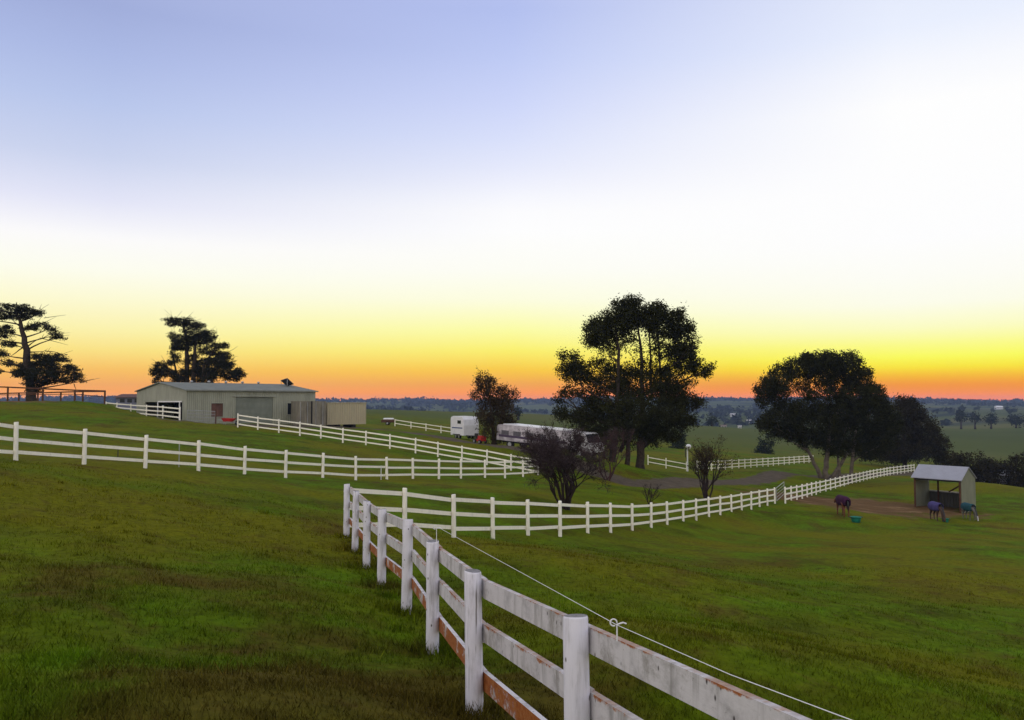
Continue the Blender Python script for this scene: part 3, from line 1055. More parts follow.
T1 = [(15, 307, 20, 4), (24, 312, 18, 4), (38, 313, 9, 4), (4, 316, 13, 5), (20, 317, 14, 4), (-8, 310, 14, 5), (-20, 320, 16, 5), (40, 325, 14, 3), (30, 328, 10, 3), (50, 329, 8, 3), (56, 335, 7, 5), (62, 338, 4, 2, 0.6), (3, 332, 10, 7), (-14, 336, 14, 6), (8, 344, 9, 4), (0, 354, 9, 5), (-18, 356, 14, 6), (7, 363, 8, 4), (-10, 372, 14, 5),
      (40, 357, 14, 4), (54, 357, 12, 4), (64, 360, 7, 3), (36, 366, 18, 6), (48, 364, 14, 6), (26, 372, 13, 6), (40, 375, 20, 7), (56, 372, 10, 6), (70, 371, 8, 6), (77, 376, 7, 5), (36, 383, 15, 5), (50, 381, 11, 4), (68, 380, 9, 4), (34, 390, 8, 4), (82, 381, 4, 2, 0.6)]
T1x = [((27, 347), (40, 338), 0.1), ((40, 338), (68, 345), 0.05), ((27, 352), (45, 351), 0.1), ((45, 351), (64, 356), 0.06), ((26, 345), (8, 358), 0.1), ((44, 318), (66, 315), 0.04), ((60, 338), (70, 335), 0.03), ((80, 383), (100, 378), 0.04), ((24, 330), (10, 318), 0.1), ((24, 330), (40, 325), 0.08), ((74, 384), (76, 391), 0.06), ((10, 378), (16, 372), 0.03)]
tree('pine_tree', 'old layered pine with flat tiers of needles, on the crest behind the brown timber yard', 96, [[(33, 404, 0.62), (30, 385, 0.5), (27, 350, 0.38), (21, 325, 0.22), (16, 310, 0.1)]], T1, 0.12, 0.32, 3.8, 0.17, M['pine'], M['bark_dark'], 'tall pines on the hill crest', flat=0.5, shell=0.3, limb_r=0.05, rise=0.12, extra=T1x)
T2 = [(171, 320, 10, 3), (184, 321, 13, 4), (196, 326, 11, 4), (207, 333, 9, 3), (214, 336, 5, 2), (172, 324, 8, 3), (190, 325, 12, 3), (181, 339, 12, 5), (173, 336, 5, 5), (192, 338, 11, 5), (202, 336, 8, 4), (186, 331, 8, 3, 0.5), (185, 345, 13, 6, 0.7), (200, 340, 14, 5, 0.8), (196, 333, 14, 5, 0.7), (208, 340, 9, 5), (192, 360, 12, 8, 0.5), (216, 362, 18, 6, 0.8), (206, 374, 18, 6), (174, 350, 4, 8), (176, 358, 5, 7), (180, 346, 8, 5), (196, 344, 9, 4), (215, 346, 12, 4), (224, 346, 5, 4), (206, 351, 12, 5), (226, 355, 7, 4), (216, 353, 9, 4), (210, 362, 18, 5), (228, 364, 9, 4), (220, 372, 20, 6), (238, 374, 6, 6), (232, 378, 11, 4), (201, 370, 11, 7), (194, 358, 6, 6, 0.6),
      (162, 366, 7, 6), (157, 373, 6, 6), (166, 373, 7, 5), (169, 363, 5, 4), (184, 373, 12, 6), (180, 380, 10, 5), (156, 381, 5, 3), (205, 380, 16, 5)]
tree('pine_tree', 'wind shaped pine leaning right, rising behind the barn roof', 112, [[(186, 400, 0.45), (187, 365, 0.34), (187, 340, 0.24), (182, 322, 0.1)], [(194, 400, 0.4), (194, 365, 0.3), (196, 340, 0.15), (205, 333, 0.06)], [(199, 398, 0.3), (204, 365, 0.2), (216, 347, 0.08)], [(184, 398, 0.25), (176, 372, 0.15), (172, 350, 0.07)]],
     T2, 0.13, 0.32, 3.6, 0.18, M['pine'], M['bark_dark'], 'tall pines on the hill crest', flat=0.6, shell=0.3, limb_r=0.06, rise=0.2)


# leafless shrubs: recursive twigs
def bare_shrub(name, label, px, D, stems, depth, r0, mat, spread, leaf=None, leafm=None, group=None, L0=1.0, seed=1, cat='shrub', decay=0.74, rmin=0.005, leaf_name='leaves', leaf_asp=0.5):
    random.seed(seed)
    x = (px - 512) / F * D
    b = Vector((x, D, H(x, D)))
    root = thing(name, b, label, cat, group)
    mb = MB()
    tips = []

    def grow(p, d, L, r, k):
        e = p + d * L
        m = p.lerp(e, 0.5) + Vector((random.uniform(-1, 1), random.uniform(-1, 1), random.uniform(-0.3, 0.6))) * L * 0.09
        mb.tube([p, m, e], [r, r * 0.85, r * 0.7], 6 if k > depth - 3 else 4, cap=False)
        if k == 0:
            tips.append(e)
            return
        for _ in range(random.choice((2, 2, 3)) if k > 1 else 3):
            a = Vector((random.gauss(0, 1), random.gauss(0, 1), random.gauss(0, 0.7)))
            nd = (d + a * spread + Vector((0, 0, 0.10))).normalized()
            grow(e if random.random() < 0.6 else m, nd, L * random.uniform(decay - 0.12, decay + 0.1), max(r * 0.62, rmin), k - 1)
        tips.append(e)
    for (dx, dy, dz, L, rr) in stems:
        grow(b + Vector((random.uniform(-1, 1) * r0, random.uniform(-1, 1) * r0, -0.1)), Vector((dx, dy, dz)).normalized(), L * L0, rr, depth)
    mb.build('branches', mat, root)
    if leaf:
        c = np.array([t for t in tips])
        v, n = leaf_quads(c, leaf, leaf_asp, 3, 0.10)
        np_mesh(leaf_name, v, 4, leafm, root, shade=np.repeat(rng.random(n), 4))
    random.seed(seed + 100)
    return root


bare_shrub('bare_bush', 'leafless vase shaped bush with dark tangled twigs, in front of the tallest gum tree', 565, 35.5,
           [(0.0, 0.1, 1, 1.05, 0.085), (-0.30, 0.1, 1, 1.25, 0.08), (0.34, -0.15, 1, 1.25, 0.08), (-0.14, -0.3, 1, 1.2, 0.07), (0.16, 0.35, 1, 1.2, 0.07), (-0.52, 0.15, 1, 1.2, 0.055), (0.56, 0.1, 1, 1.2, 0.055), (0.24, -0.35, 1, 1.15, 0.05), (-0.24, 0.35, 1, 1.15, 0.05)], 7, 0.13, M['twig'], 0.42, seed=5, L0=1.08, decay=0.72, rmin=0.008, leaf=0.075, leafm=M['twig_fine'], leaf_name='twig_sprays', leaf_asp=0.10)
bare_shrub('bare_bush', 'reddish leafless bush beside the tall gum trunks, in front of the truck cab', 606, 62,
           [(0.05, 0.1, 1, 1.2, 0.07), (-0.4, 0.1, 1, 1.3, 0.06), (0.42, -0.15, 1, 1.3, 0.06), (-0.7, -0.2, 1, 1.2, 0.05), (0.75, 0.2, 1, 1.2, 0.05), (-0.2, 0.5, 1, 1.2, 0.05)], 6, 0.2, M['twig_red'], 0.42, seed=15, L0=1.1, decay=0.74, rmin=0.009, leaf=0.09, leafm=M['twig_fine'], leaf_name='twig_sprays', leaf_asp=0.10)
bare_shrub('bare_bush', 'small leafless bush with few upright sticks, just behind the curving fence', 648, 45,
           [(0.2, 0, 1, 0.5, 0.035), (-0.2, 0.1, 1, 0.5, 0.035), (0.05, -0.2, 1, 0.55, 0.03), (0.32, 0.2, 1, 0.45, 0.025), (-0.34, 0, 1, 0.45, 0.025)], 4, 0.06, M['twig'], 0.34, seed=9, L0=1.05, rmin=0.007)
bare_shrub('young_tree', 'young sparse tree with reddish top, beside the drive behind the curving fence', 705, 53,
           [(-0.05, 0, 1, 1.2, 0.10), (-0.16, 0.1, 1, 1.2, 0.085), (0.12, -0.1, 1, 1.2, 0.08), (0.30, 0.1, 1, 1.25, 0.06), (-0.08, 0.25, 1, 1.1, 0.06)], 5, 0.10, M['twig'], 0.26, leaf=0.055, leafm=M['russet'], seed=21, L0=1.12, cat='tree', rmin=0.008)

# ------------------------------------------------------------------ barn
def rel(z): return z + EYE


A = Vector((-31.7, 78, 0))
LD = Vector((0.72, 0.694, 0)).normalized()
GD = Vector((-0.694, 0.72, 0)).normalized()
UP = Vector((0, 0, 1))
LLEN, GW = 14.1, 13.6
ZB, ZE, ZR = rel(-2.25), rel(1.12), rel(1.98)
barn = thing('barn', (A.x, A.y, ZB), 'long low grey green steel barn with roller door and open gable bay', 'barn')
M['barn_wall'] = m_corrugated('barn_wall', (0.30, 0.31, 0.235), 0.2, tuple(LD))
M['barn_gable'] = m_corrugated('barn_gable', (0.30, 0.31, 0.25), 0.2, tuple(GD))
M['barn_roof'] = m_corrugated('barn_roof', (0.165, 0.18, 0.155), 0.25, tuple(LD), 0.85, 0.0)
M['door_wall'] = m_corrugated('roller_door', (0.22, 0.24, 0.19), 0.12, (0, 0, 1))


def bp(l, g, z):
    return A + LD * l + GD * g + UP * z


WT = 0.12
mb = MB()
# front long wall with openings: window 2.0-3.0 m, roller door 5.3-9.4 m, window 11.0-11.9
def wall_pieces(L0, L1, holes, z0, z1, g):
    cuts = sorted(holes)
    x = L0
    for (a, b, lo, hi) in cuts:
        if a > x: mb.beam(bp(x, g, (z0 + z1) / 2), bp(a, g, (z0 + z1) / 2), WT, z1 - z0)
        if lo > z0 + 0.01: mb.beam(bp(a, g, (z0 + lo) / 2), bp(b, g, (z0 + lo) / 2), WT, lo - z0)
        if hi < z1 - 0.01: mb.beam(bp(a, g, (hi + z1) / 2), bp(b, g, (hi + z1) / 2), WT, z1 - hi)
        x = b
    if L1 > x: mb.beam(bp(x, g, (z0 + z1) / 2), bp(L1, g, (z0 + z1) / 2), WT, z1 - z0)


ZF = ZB - 0.6
WIN1 = (2.4, 3.75, ZB + 0.75, ZB + 2.15)
DOOR = (5.0, 9.1, ZF, ZB + 2.75)
WIN2 = (10.7, 12.0, ZB + 0.9, ZB + 2.15)
wall_pieces(0, LLEN, [WIN1, DOOR, WIN2], ZF, ZE, 0.06)
mb.beam(bp(0, GW - 0.06, (ZF + ZE) / 2), bp(LLEN, GW - 0.06, (ZF + ZE) / 2), WT, ZE - ZF)
mb.beam(bp(LLEN - 0.06, WT, (ZF + ZE) / 2), bp(LLEN - 0.06, GW - WT, (ZF + ZE) / 2), WT, ZE - ZF)
mb.build('wall', M['barn_wall'], barn)
# gable end: header with the low triangle, posts, open bay below
mb = MB()
hz = ZB + 2.25
poly = [(0.02, hz), (GW - 0.02, hz), (GW - 0.02, ZE), (GW / 2, ZR - 0.03), (0.02, ZE)]
mb.prism(poly, 0.0, 0.1, A - LD * 0.004, GD, UP, LD)
mb.beam(bp(0.05, 0.13, (ZF + hz) / 2), bp(0.05, 1.0, (ZF + hz) / 2), 0.1, hz - ZF)
mb.beam(bp(0.05, GW - 2.6, (ZF + hz) / 2), bp(0.05, GW - 0.13, (ZF + hz) / 2), 0.1, hz - ZF)
mb.build('gable_wall', M['barn_gable'], barn)
mb = MB()
mb.beam(bp(-0.05, 1.1, hz + 0.04), bp(-0.05, 7.2, hz + 0.04), 0.09, 0.12)
mb.build('bay_lintel', M['white_gloss'], barn)
for gpos in (1.5, 7.2):
    mb = MB()
    mb.beam(bp(-0.06, gpos, ZF), bp(-0.06, gpos, hz - 0.03), 0.10, 0.10, up=(1, 0, 0))
    mb.build('bay_post', M['white_gloss'], barn)
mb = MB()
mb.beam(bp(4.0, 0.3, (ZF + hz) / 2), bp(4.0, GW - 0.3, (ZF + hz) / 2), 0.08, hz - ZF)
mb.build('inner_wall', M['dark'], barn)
mb = MB()
mb.prism([(-0.15, ZE + 0.0), (GW / 2, ZR), (GW + 0.15, ZE), (GW + 0.15, ZE + 0.09), (GW / 2, ZR + 0.09), (-0.15, ZE + 0.09)], -0.2, LLEN + 0.2, A, GD, UP, LD)
rf = mb.build('roof', M['barn_roof'], barn)
for k in range(5):
    mb = MB()
    c = bp(3.2 + k * 1.9, GW / 2, ZR + 0.09)
    mb.lathe(c - UP * 0.05, [(0.10, 0), (0.10, 0.10), (0.15, 0.11), (0.17, 0.18), (0.12, 0.25), (0.04, 0.28)], 12)
    mb.build('roof_vent', M['steel_grey'], rf, True)
mb = MB()
mb.beam(bp(-0.22, -0.2, ZE + 0.03), bp(LLEN + 0.22, -0.2, ZE + 0.03), 0.1, 0.12)
mb.build('gutter', plain('gutter_paint', (0.20, 0.21, 0.18), 0.5), rf)
mb = MB()
mb.beam(bp(DOOR[0] + 0.02, 0.1, (ZF + DOOR[3]) / 2), bp(DOOR[1] - 0.02, 0.1, (ZF + DOOR[3]) / 2), 0.05, DOOR[3] - ZF)
rd = mb.build('roller_door', M['door_wall'], barn)
mb = MB()
mb.beam(bp(DOOR[0] - 0.4, -0.06, DOOR[3] + 0.1), bp(DOOR[1] + 0.3, -0.06, DOOR[3] + 0.1), 0.1, 0.1)
mb.build('door_track', M['barn_gable'], rd)
for w in (WIN1, WIN2):
    mb = MB()
    lo, hi = w[2], w[3]
    for a, b in ((bp(w[0], -0.02, hi), bp(w[1], -0.02, hi)), (bp(w[0], -0.02, lo), bp(w[1], -0.02, lo))):
        mb.beam(a, b, 0.06, 0.07)
    for l in (w[0] + 0.035, w[1] - 0.035):
        mb.beam(bp(l, -0.02, lo + 0.04), bp(l, -0.02, hi - 0.04), 0.06, 0.07, up=(1, 0, 0))
    wd = mb.build('window', M['barn_gable'], barn)
    mb = MB()
    mb.beam(bp(w[0] + 0.07, 0.05, (lo + hi) / 2), bp(w[1] - 0.07, 0.05, (lo + hi) / 2), 0.02, hi - lo - 0.08)
    mb.build('pane', plain('brown_shutter', (0.11, 0.055, 0.04), 0.6, var=0.4, scale=1.5) if w is WIN1 else M['glass'], wd)
# tilted panel on the roof
mb = MB()
c = bp(13.1, GW * 0.33, ZR + 0.25)
n = (UP * 0.75 + LD * 0.65 + GD * 0.1).normalized()
ax = (LD - n * LD.dot(n)).normalized()
R = Matrix((ax, n.cross(ax), n)).transposed()
mb.box(c, (1.0, 1.5, 0.07), R)
sp = mb.build('solar_panel', M['black'], barn)
mb = MB()
for s in (-0.7, 0.7):
    mb.tube([c + n.cross(ax) * s - ax * 0.45, c + n.cross(ax) * s - ax * 0.45 - UP * 0.8], 0.035, 6)
    mb.tube([c + n.cross(ax) * s + ax * 0.45, c + n.cross(ax) * s + ax * 0.4 - UP * 0.3], 0.035, 6)
mb.build('panel_frame', M['steel_grey'], sp)

# pipe-and-mesh gate at the barn corner
ga, gb = P(187, 423.4, 75.4), P(215, 424.5, 76.6)
t = pipe_gate('mesh_gate', 'grey steel mesh gate beside the barn corner, left of the brown window', ga, gb, 1.25)
mb = MB()
for k in range(1, 22):
    q = ga.lerp(gb, k / 22)
    mb.tube([q, q + UP * 1.25], 0.008, 4)
mb.build('mesh_infill', M['steel_grey'], t)
mb = MB()
mb.tube([gb + Vector((0.06, 0, -0.3)), gb + Vector((0.06, 0, 1.45))], 0.06, 8)
mb.build('hinge_post', M['yard_timber'], t)

# red wheelbarrow
b = P(229, 424.3, 75.2)
b.z = H(b.x, b.y)
wbw = thing('wheelbarrow', b, 'red wheelbarrow parked against the barn wall under the brown window', 'wheelbarrow')
mb = MB()
sec = lambda x, w, z: [b + Vector((x, -w, z)), b + Vector((x, w, z))]
v = sec(-0.45, 0.24, 0.32) + sec(0.35, 0.2, 0.34) + sec(-0.62, 0.36, 0.66) + sec(0.6, 0.32, 0.62)
mb.add(v, [(0, 1, 3, 2), (0, 2, 6, 4)[::1], (2, 3, 7, 6), (1, 5, 7, 3), (0, 4, 5, 1)])
v2 = [q + UP * 0.02 for q in v]
mb.build('tray', M['red'], wbw)
mb = MB()
for s in (-0.2, 0.2):
    mb.tube([b + Vector((0.75, s * 0.3, 0.2)), b + Vector((0.2, s, 0.3)), b + Vector((-0.5, s * 1.2, 0.4)), b + Vector((-0.95, s * 1.3, 0.52))], 0.02, 6)
    mb.tube([b + Vector((-0.35, s * 1.1, 0.36)), b + Vector((-0.42, s * 1.2, 0.0))], 0.02, 6)
mb.build('handle_frame', M['steel_grey'], wbw)
mb = MB()
mb.tube([b + Vector((0.75, -0.05, 0.2)), b + Vector((0.75, 0.05, 0.2))], 0.2, 14)
mb.build('wheel', M['tyre'], wbw)

# ------------------------------------------------------------------ cream shed and the weathered container beside it
def oriented_box(root, name, c0, xdir, L, Wd, z0, z1, mat):
    """box from the near-left corner c0 along xdir (L) and away from the camera (Wd)"""
    yd = Vector((-xdir.y, xdir.x, 0))
    c = c0 + xdir * L / 2 + yd * Wd / 2
    mb = MB()
    R = Matrix((xdir, yd, UP)).transposed()
    mb.box(Vector((c.x, c.y, (z0 + z1) / 2)), (L, Wd, z1 - z0), R)
    return mb.build(name, mat, root)


c0 = P(327, 426, 86)
x1 = P(366, 426, 89)
xd = Vector((x1.x - c0.x, x1.y - c0.y, 0))
SL = xd.length
xd.normalize()
yd = Vector((-xd.y, xd.x, 0))
zb, zt = P(340, 424.5, 87).z, P(340, 402.3, 87).z
cs = thing('site_shed', (c0.x, c0.y, zb), 'plain cream flat roofed steel shed standing at the right end of the barn', 'shed')
M['cream'] = m_corrugated('cream_panel', (0.42, 0.37, 0.235), 0.28, tuple(xd), 0.6, 0, 0.1)
oriented_box(cs, 'wall', c0, xd, SL, 2.4, zb, zt - 0.08, M['cream'])
oriented_box(cs, 'roof', c0 - xd * 0.06 - yd * 0.06, xd, SL + 0.12, 2.52, zt - 0.077, zt, plain('cream_trim', (0.36, 0.33, 0.24), 0.6))
for k in (0.3, 0.7):
    oriented_box(cs, 'skid', c0 + xd * (SL * k - 0.2) + yd * 0.1, xd, 0.4, 2.2, zb - 0.35, zb - 0.003, M['dark'])
d0 = P(296.5, 426, 83)
d1 = P(326.0, 426, 84.5)
xd2 = Vector((d1.x - d0.x, d1.y - d0.y, 0))
CL = xd2.length
xd2.normalize()
yd2 = Vector((-xd2.y, xd2.x, 0))
zb2, zt2 = P(310, 426, 84).z, P(310, 401.2, 84).z
cn = thing('storage_container', (d0.x, d0.y, zb2), 'weathered grey brown ribbed storage container between the barn and the cream shed', 'container')
M['container'] = m_corrugated('container_steel', (0.22, 0.20, 0.15), 0.3, tuple(xd2), 0.7, 0, 0.45)
oriented_box(cn, 'body', d0, xd2, CL, 2.4, zb2, zt2, M['container'])
for k in (0, 1):
    oriented_box(cn, 'door', d0 + xd2 * (0.08 + k * (CL / 2)) - yd2 * 0.05, xd2, CL / 2 - 0.16, 0.045, zb2 + 0.1, zt2 - 0.1, M['container'])
for k in (0.12, 0.36, 0.64, 0.88):
    mb = MB()
    q = d0 + xd2 * CL * k - yd2 * 0.085
    mb.tube([Vector((q.x, q.y, zb2 + 0.1)), Vector((q.x, q.y, zt2 - 0.1))], 0.03, 6)
    mb.build('lock_rod', M['steel_grey'], cn)
oriented_box(cn, 'corner_frame', d0 + xd2 * (CL / 2 - 0.07) - yd2 * 0.052, xd2, 0.14, 0.05, zb2, zt2, M['dark'])

# small house peeping over the crest left of the barn
h0, h1 = P(116, 404, 121), P(141, 404, 121)
zt = P(120, 397.5, 121).z
hs = thing('cottage', (h0.x, h0.y, h0.z), 'small bluish cottage with a brown roof, just left of the barn', 'house')
hd = Vector((1, 0, 0))
oriented_box(hs, 'wall', h0, hd, h1.x - h0.x, 5, H(h0.x, h0.y) - 0.5, zt, plain('bluish_wall', (0.16, 0.17, 0.24), 0.7))
mb = MB()
mb.prism([(-0.4, zt), (5.4, zt), (2.5, zt + 0.55)], -0.4, h1.x - h0.x + 0.4, h0 - UP * h0.z, Vector((0, 1, 0)), UP, hd)
mb.build('roof', plain('brown_roof', (0.10, 0.05, 0.035), 0.7), hs)
for k in range(3):
    oriented_box(hs, 'window', h0 + hd * (0.6 + k * 1.1) - Vector((0, 0.03, 0)), hd, 0.7, 0.027, zt - 0.75, zt - 0.2, M['glass'])

# ------------------------------------------------------------------ brown timber yard on the left crest
ty_base = P(105, 402.4, 83)
ty = thing('timber_yard', (ty_base.x, ty_base.y, H(ty_base.x, ty_base.y)), 'brown timber post and rail horse yard on the crest in front of the layered pine', 'fence')
fr = [(-40, 385.0), (8, 386.6), (43, 388.2), (75, 389.6), (105, 390.4)]
bk = [(-35, 394), (19, 392.5), (38, 392.4), (61, 391.6), (83, 391.0), (105, 390.8)]
for seq, dn, df in ((fr, 83, 83), (bk, 97, 84)):
    pr = None
    for i, (px, row) in enumerate(seq):
        d = dn + (df - dn) * i / (len(seq) - 1)
        tp = P(px, row, d)
        g = H(tp.x, tp.y)
        if not (seq is bk and i == len(seq) - 1):
            mb = MB()
            mb.beam(Vector((tp.x, tp.y, g - 0.3)), tp, 0.13, 0.13, up=(1, 0, 0))
            mb.build('post', M['yard_timber'], ty)
        if pr is not None:
            mb = MB()
            mb.beam(pr - UP * 0.06, tp - UP * 0.06, 0.06, 0.14)
            mb.build('rail', M['yard_timber'], ty)
            if seq is fr:
                mb = MB()
                g0_, g1_ = H(pr.x, pr.y), H(tp.x, tp.y)
                mb.beam(Vector((pr.x, pr.y, g0_ + 0.72)), Vector((tp.x, tp.y, g1_ + 0.72)), 0.04, 0.07)
                mb.build('rail', M['yard_timber'], ty)
        pr = tp

# ------------------------------------------------------------------ vehicles by the drive
def wheel(root, c, r, w, axis):
    mb = MB()
    a = Vector(axis) * w / 2
    mb.tube([c - a, c - a * 0.9, c + a * 0.9, c + a], [r * 0.9, r, r, r * 0.9], 18)
    wh = mb.build('wheel', M['tyre'], root)
    mb = MB()
    mb.tube([c - a * 1.05, c + a * 1.05], r * 0.55, 12)
    mb.build('rim', M['steel_grey'], wh)


def float_body(root, o, x, y, L, Wd, z0, z1, mat, nose=0.35, name='body'):
    """rounded van-like box: extrude a side profile across the width"""
    Ht = z1 - z0
    prof = [(0, 0), (L, 0), (L, Ht * 0.55), (L - nose * 0.35, Ht * 0.86), (L - nose, Ht), (0.25, Ht), (0.06, Ht - 0.1), (0, Ht - 0.3)]
    mb = MB()
    mb.prism(prof, -Wd / 2, Wd / 2, Vector((o.x, o.y, z0)), x, UP, y)
    return mb.build(name, mat, root)


def horse_float(name, label, px, row, d, yaw, L, Wd, Ht, group=None, tow=True, stripe=M['blue']):
    o = P(px, row, d)
    o.z = H(o.x, o.y)
    x = Vector((math.cos(yaw), math.sin(yaw), 0))
    y = Vector((-x.y, x.x, 0))
    r = thing(name, o, label, 'horse float', group)
    z0 = o.z + 0.42
    oc = o - x * L / 2
    b = float_body(r, oc, x, y, L, Wd, z0, z0 + Ht, M['white_gloss'])
    mb = MB()
    mb.box(Vector((o.x, o.y, z0 + Ht + 0.03)) - x * nose_off(L), (L - 0.7, Wd * 0.9, 0.06), Matrix((x, y, UP)).transposed(), 0.02)
    mb.build('roof', M['white_gloss'], r)
    for s in (-1, 1):
        mb = MB()
        mb.box(Vector((o.x, o.y, z0 + Ht * 0.40)) + y * s * (Wd / 2 + 0.003), (L * 0.8, 0.012, 0.12), Matrix((x, y, UP)).transposed())
        mb.build('stripe', stripe, r)
        mb = MB()
        mb.box(Vector((o.x, o.y, z0 + Ht * 0.72)) + y * s * (Wd / 2 + 0.003) + x * L * 0.16, (L * 0.26, 0.014, Ht * 0.18), Matrix((x, y, UP)).transposed())
        mb.build('window', M['glass'], r)
        for k in (-0.45, 0.35):
            wheel(r, Vector((o.x, o.y, o.z + 0.31)) + x * k + y * s * (Wd / 2 - 0.14), 0.31, 0.2, y)
        mb = MB()
        mb.box(Vector((o.x, o.y, z0 + 0.08)) + y * s * (Wd / 2 + 0.06) - x * 0.05, (1.7, 0.13, 0.09), Matrix((x, y, UP)).transposed(), 0.02)
        mb.build('mudguard', M['black'], r)
    # rear ramp and upper doors
    mb = MB()
    mb.box(oc + UP * (0.42 + Ht * 0.30) - x * 0.03, (0.05, Wd * 0.88, Ht * 0.52), Matrix((x, y, UP)).transposed())
    mb.build('ramp', plain('ramp_paint', (0.60, 0.60, 0.63), 0.5), r)
    for s in (-1, 1):
        mb = MB()
        mb.box(oc + UP * (0.42 + Ht * 0.74) - x * 0.008 + y * s * Wd * 0.22, (0.03, Wd * 0.38, Ht * 0.26), Matrix((x, y, UP)).transposed())
        mb.build('rear_window', M['glass'], r)
        mb = MB()
        mb.box(oc + UP * 0.52 - x * 0.02 + y * s * Wd * 0.46, (0.04, 0.12, 0.2), Matrix((x, y, UP)).transposed())
        mb.build('tail_lamp', M['red'], r)
    if tow:
        mb = MB()
        for s in (-1, 1):
            mb.tube([oc + UP * 0.42 + x * L + y * s * Wd * 0.35, oc + UP * 0.42 + x * (L + 1.1)], 0.04, 6)
        mb.tube([oc + UP * 0.46 + x * (L + 0.8), oc + x * (L + 0.8)], 0.03, 6)
        mb.build('drawbar', M['black'], r)
    return r


def nose_off(L): return 0.05


horse_float('horse_float', 'white horse float with blue stripe and dark windows, parked left of the russet tree', 464.5, 438, 86, math.radians(-62), 3.4, 1.75, 1.95)

# long white horse truck behind the bare bush
def horse_truck(label, pa, pb, Ht, Wd):
    a, b_ = P(*pa), P(*pb)
    a.z, b_.z = H(a.x, a.y), H(b_.x, b_.y)
    x = Vector((b_.x - a.x, b_.y - a.y, b_.z - a.z))
    L = x.length
    x.normalize()
    y = UP.cross(x).normalized()
    u = x.cross(y)
    R = Matrix((x, y, u)).transposed()
    r = thing('horse_truck', a, label, 'truck')
    bl = L - 2.3

    def at(l, w, z): return a + x * l + y * w + u * z
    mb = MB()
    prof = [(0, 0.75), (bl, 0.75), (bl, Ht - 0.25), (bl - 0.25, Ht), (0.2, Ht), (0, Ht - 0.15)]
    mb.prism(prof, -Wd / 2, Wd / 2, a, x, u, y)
    mb.build('body', plain('shaded_body', (0.40, 0.37, 0.40), 0.6, 0.2, var=0.6, scale=1.2), r)  # shade on the white truck's sides put into this dim mottled colour
    for l0 in np.arange(0.6, bl - 1.2, 1.55):
        for s in (-1, 1):
            mb = MB()
            mb.box(at(l0 + 0.5, s * (Wd / 2 + 0.004), Ht - 0.72), (0.95, 0.016, 0.42), R)
            mb.build('window', M['dim_window'], r)
    for s in (-1, 1):
        mb = MB()
        mb.box(at(bl / 2, s * (Wd / 2 + 0.004), 1.2), (bl * 0.94, 0.016, 0.22), R)
        mb.build('stripe', plain('purple_paint', (0.07, 0.05, 0.09), 0.6), r)
    mb = MB()
    mb.box(at(bl / 2, 0, Ht + 0.06), (bl * 0.86, Wd * 0.86, 0.1), R, 0.03)
    mb.build('roof', M['white_gloss'], r)
    mb = MB()
    c0_ = bl + 0.12
    mb.prism([(c0_, 0.55), (L, 0.55), (L, 1.2), (L - 0.35, 1.35), (L - 0.75, 2.15), (L - 1.0, 2.25), (c0_, 2.25)], -Wd * 0.46, Wd * 0.46, a, x, u, y)
    cab = mb.build('cab', M['white_gloss'], r)
    mb = MB()
    d_ = Vector((x * -0.4 + u * 0.8)).normalized()
    mb.prism([(L - 0.33, 1.40), (L - 0.73, 2.13), (L - 0.70, 2.15), (L - 0.30, 1.42)], -Wd * 0.40, Wd * 0.40, a, x, u, y)
    mb.build('windscreen', M['glass'], cab)
    for s in (-1, 1):
        mb = MB()
        mb.box(at(L - 1.35, s * (Wd * 0.46 + 0.004), 1.75), (0.9, 0.016, 0.55), R)
        mb.build('side_window', M['glass'], cab)
        mb = MB()
        mb.box(at(L + 0.01, s * Wd * 0.36, 0.8), (0.04, 0.28, 0.2), R)
        mb.build('headlight', M['steel_grey'], cab)
    mb = MB()
    mb.beam(at(0.1, 0, 0.62), at(L - 0.2, 0, 0.62), 0.8, 0.2)
    mb.build('chassis', M['black'], r)
    for l0 in (1.7, L - 1.2):
        for s in (-1, 1):
            wheel(r, at(l0, s * (Wd / 2 - 0.18), 0.42), 0.42, 0.28, y)
    return r


horse_truck('long white horse truck with a row of dark windows, half hidden behind the bare bush', (504, 443, 80), (597, 458.5, 72.5), 2.25, 2.3)

# red ride-on mower next to the float
o = P(479.5, 442.5, 80)
o.z = H(o.x, o.y)
mw = thing('ride_on_mower', o, 'small red ride-on mower between the white horse float and the russet tree', 'mower')
mb = MB()
mb.prism([(-0.55, 0.25), (0.7, 0.25), (0.75, 0.55), (0.62, 0.78), (0.12, 0.8), (0.08, 0.42), (-0.5, 0.45)], -0.3, 0.3, o, Vector((0.6, -0.8, 0)), UP, Vector((0.8, 0.6, 0)))
mb.build('body', M['red'], mw)
mb = MB()
cx_ = Vector((0.6, -0.8, 0))
mb.box(o + cx_ * -0.3 + UP * 0.52, (0.42, 0.42, 0.1), None, 0.02)
mb.box(o + cx_ * -0.52 + UP * 0.78, (0.4, 0.3, 0.42), None, 0.03)
mb.build('seat', M['black'], mw)
mb = MB()
mb.tube([o + cx_ * 0.15 + UP * 0.78, o + cx_ * 0.0 + UP * 1.0], 0.02, 6)
mb.lathe(o + UP * 0.98 , [(0.15, 0), (0.17, 0.02), (0.15, 0.04)], 12)
mb.build('steering_wheel', M['black'], mw)
cy_ = Vector((0.8, 0.6, 0))
for l_, r_ in ((0.55, 0.19), (-0.35, 0.25)):
    for s in (-1, 1):
        wheel(mw, o + cx_ * l_ + cy_ * s * 0.36 + UP * r_, r_, 0.16, cy_)

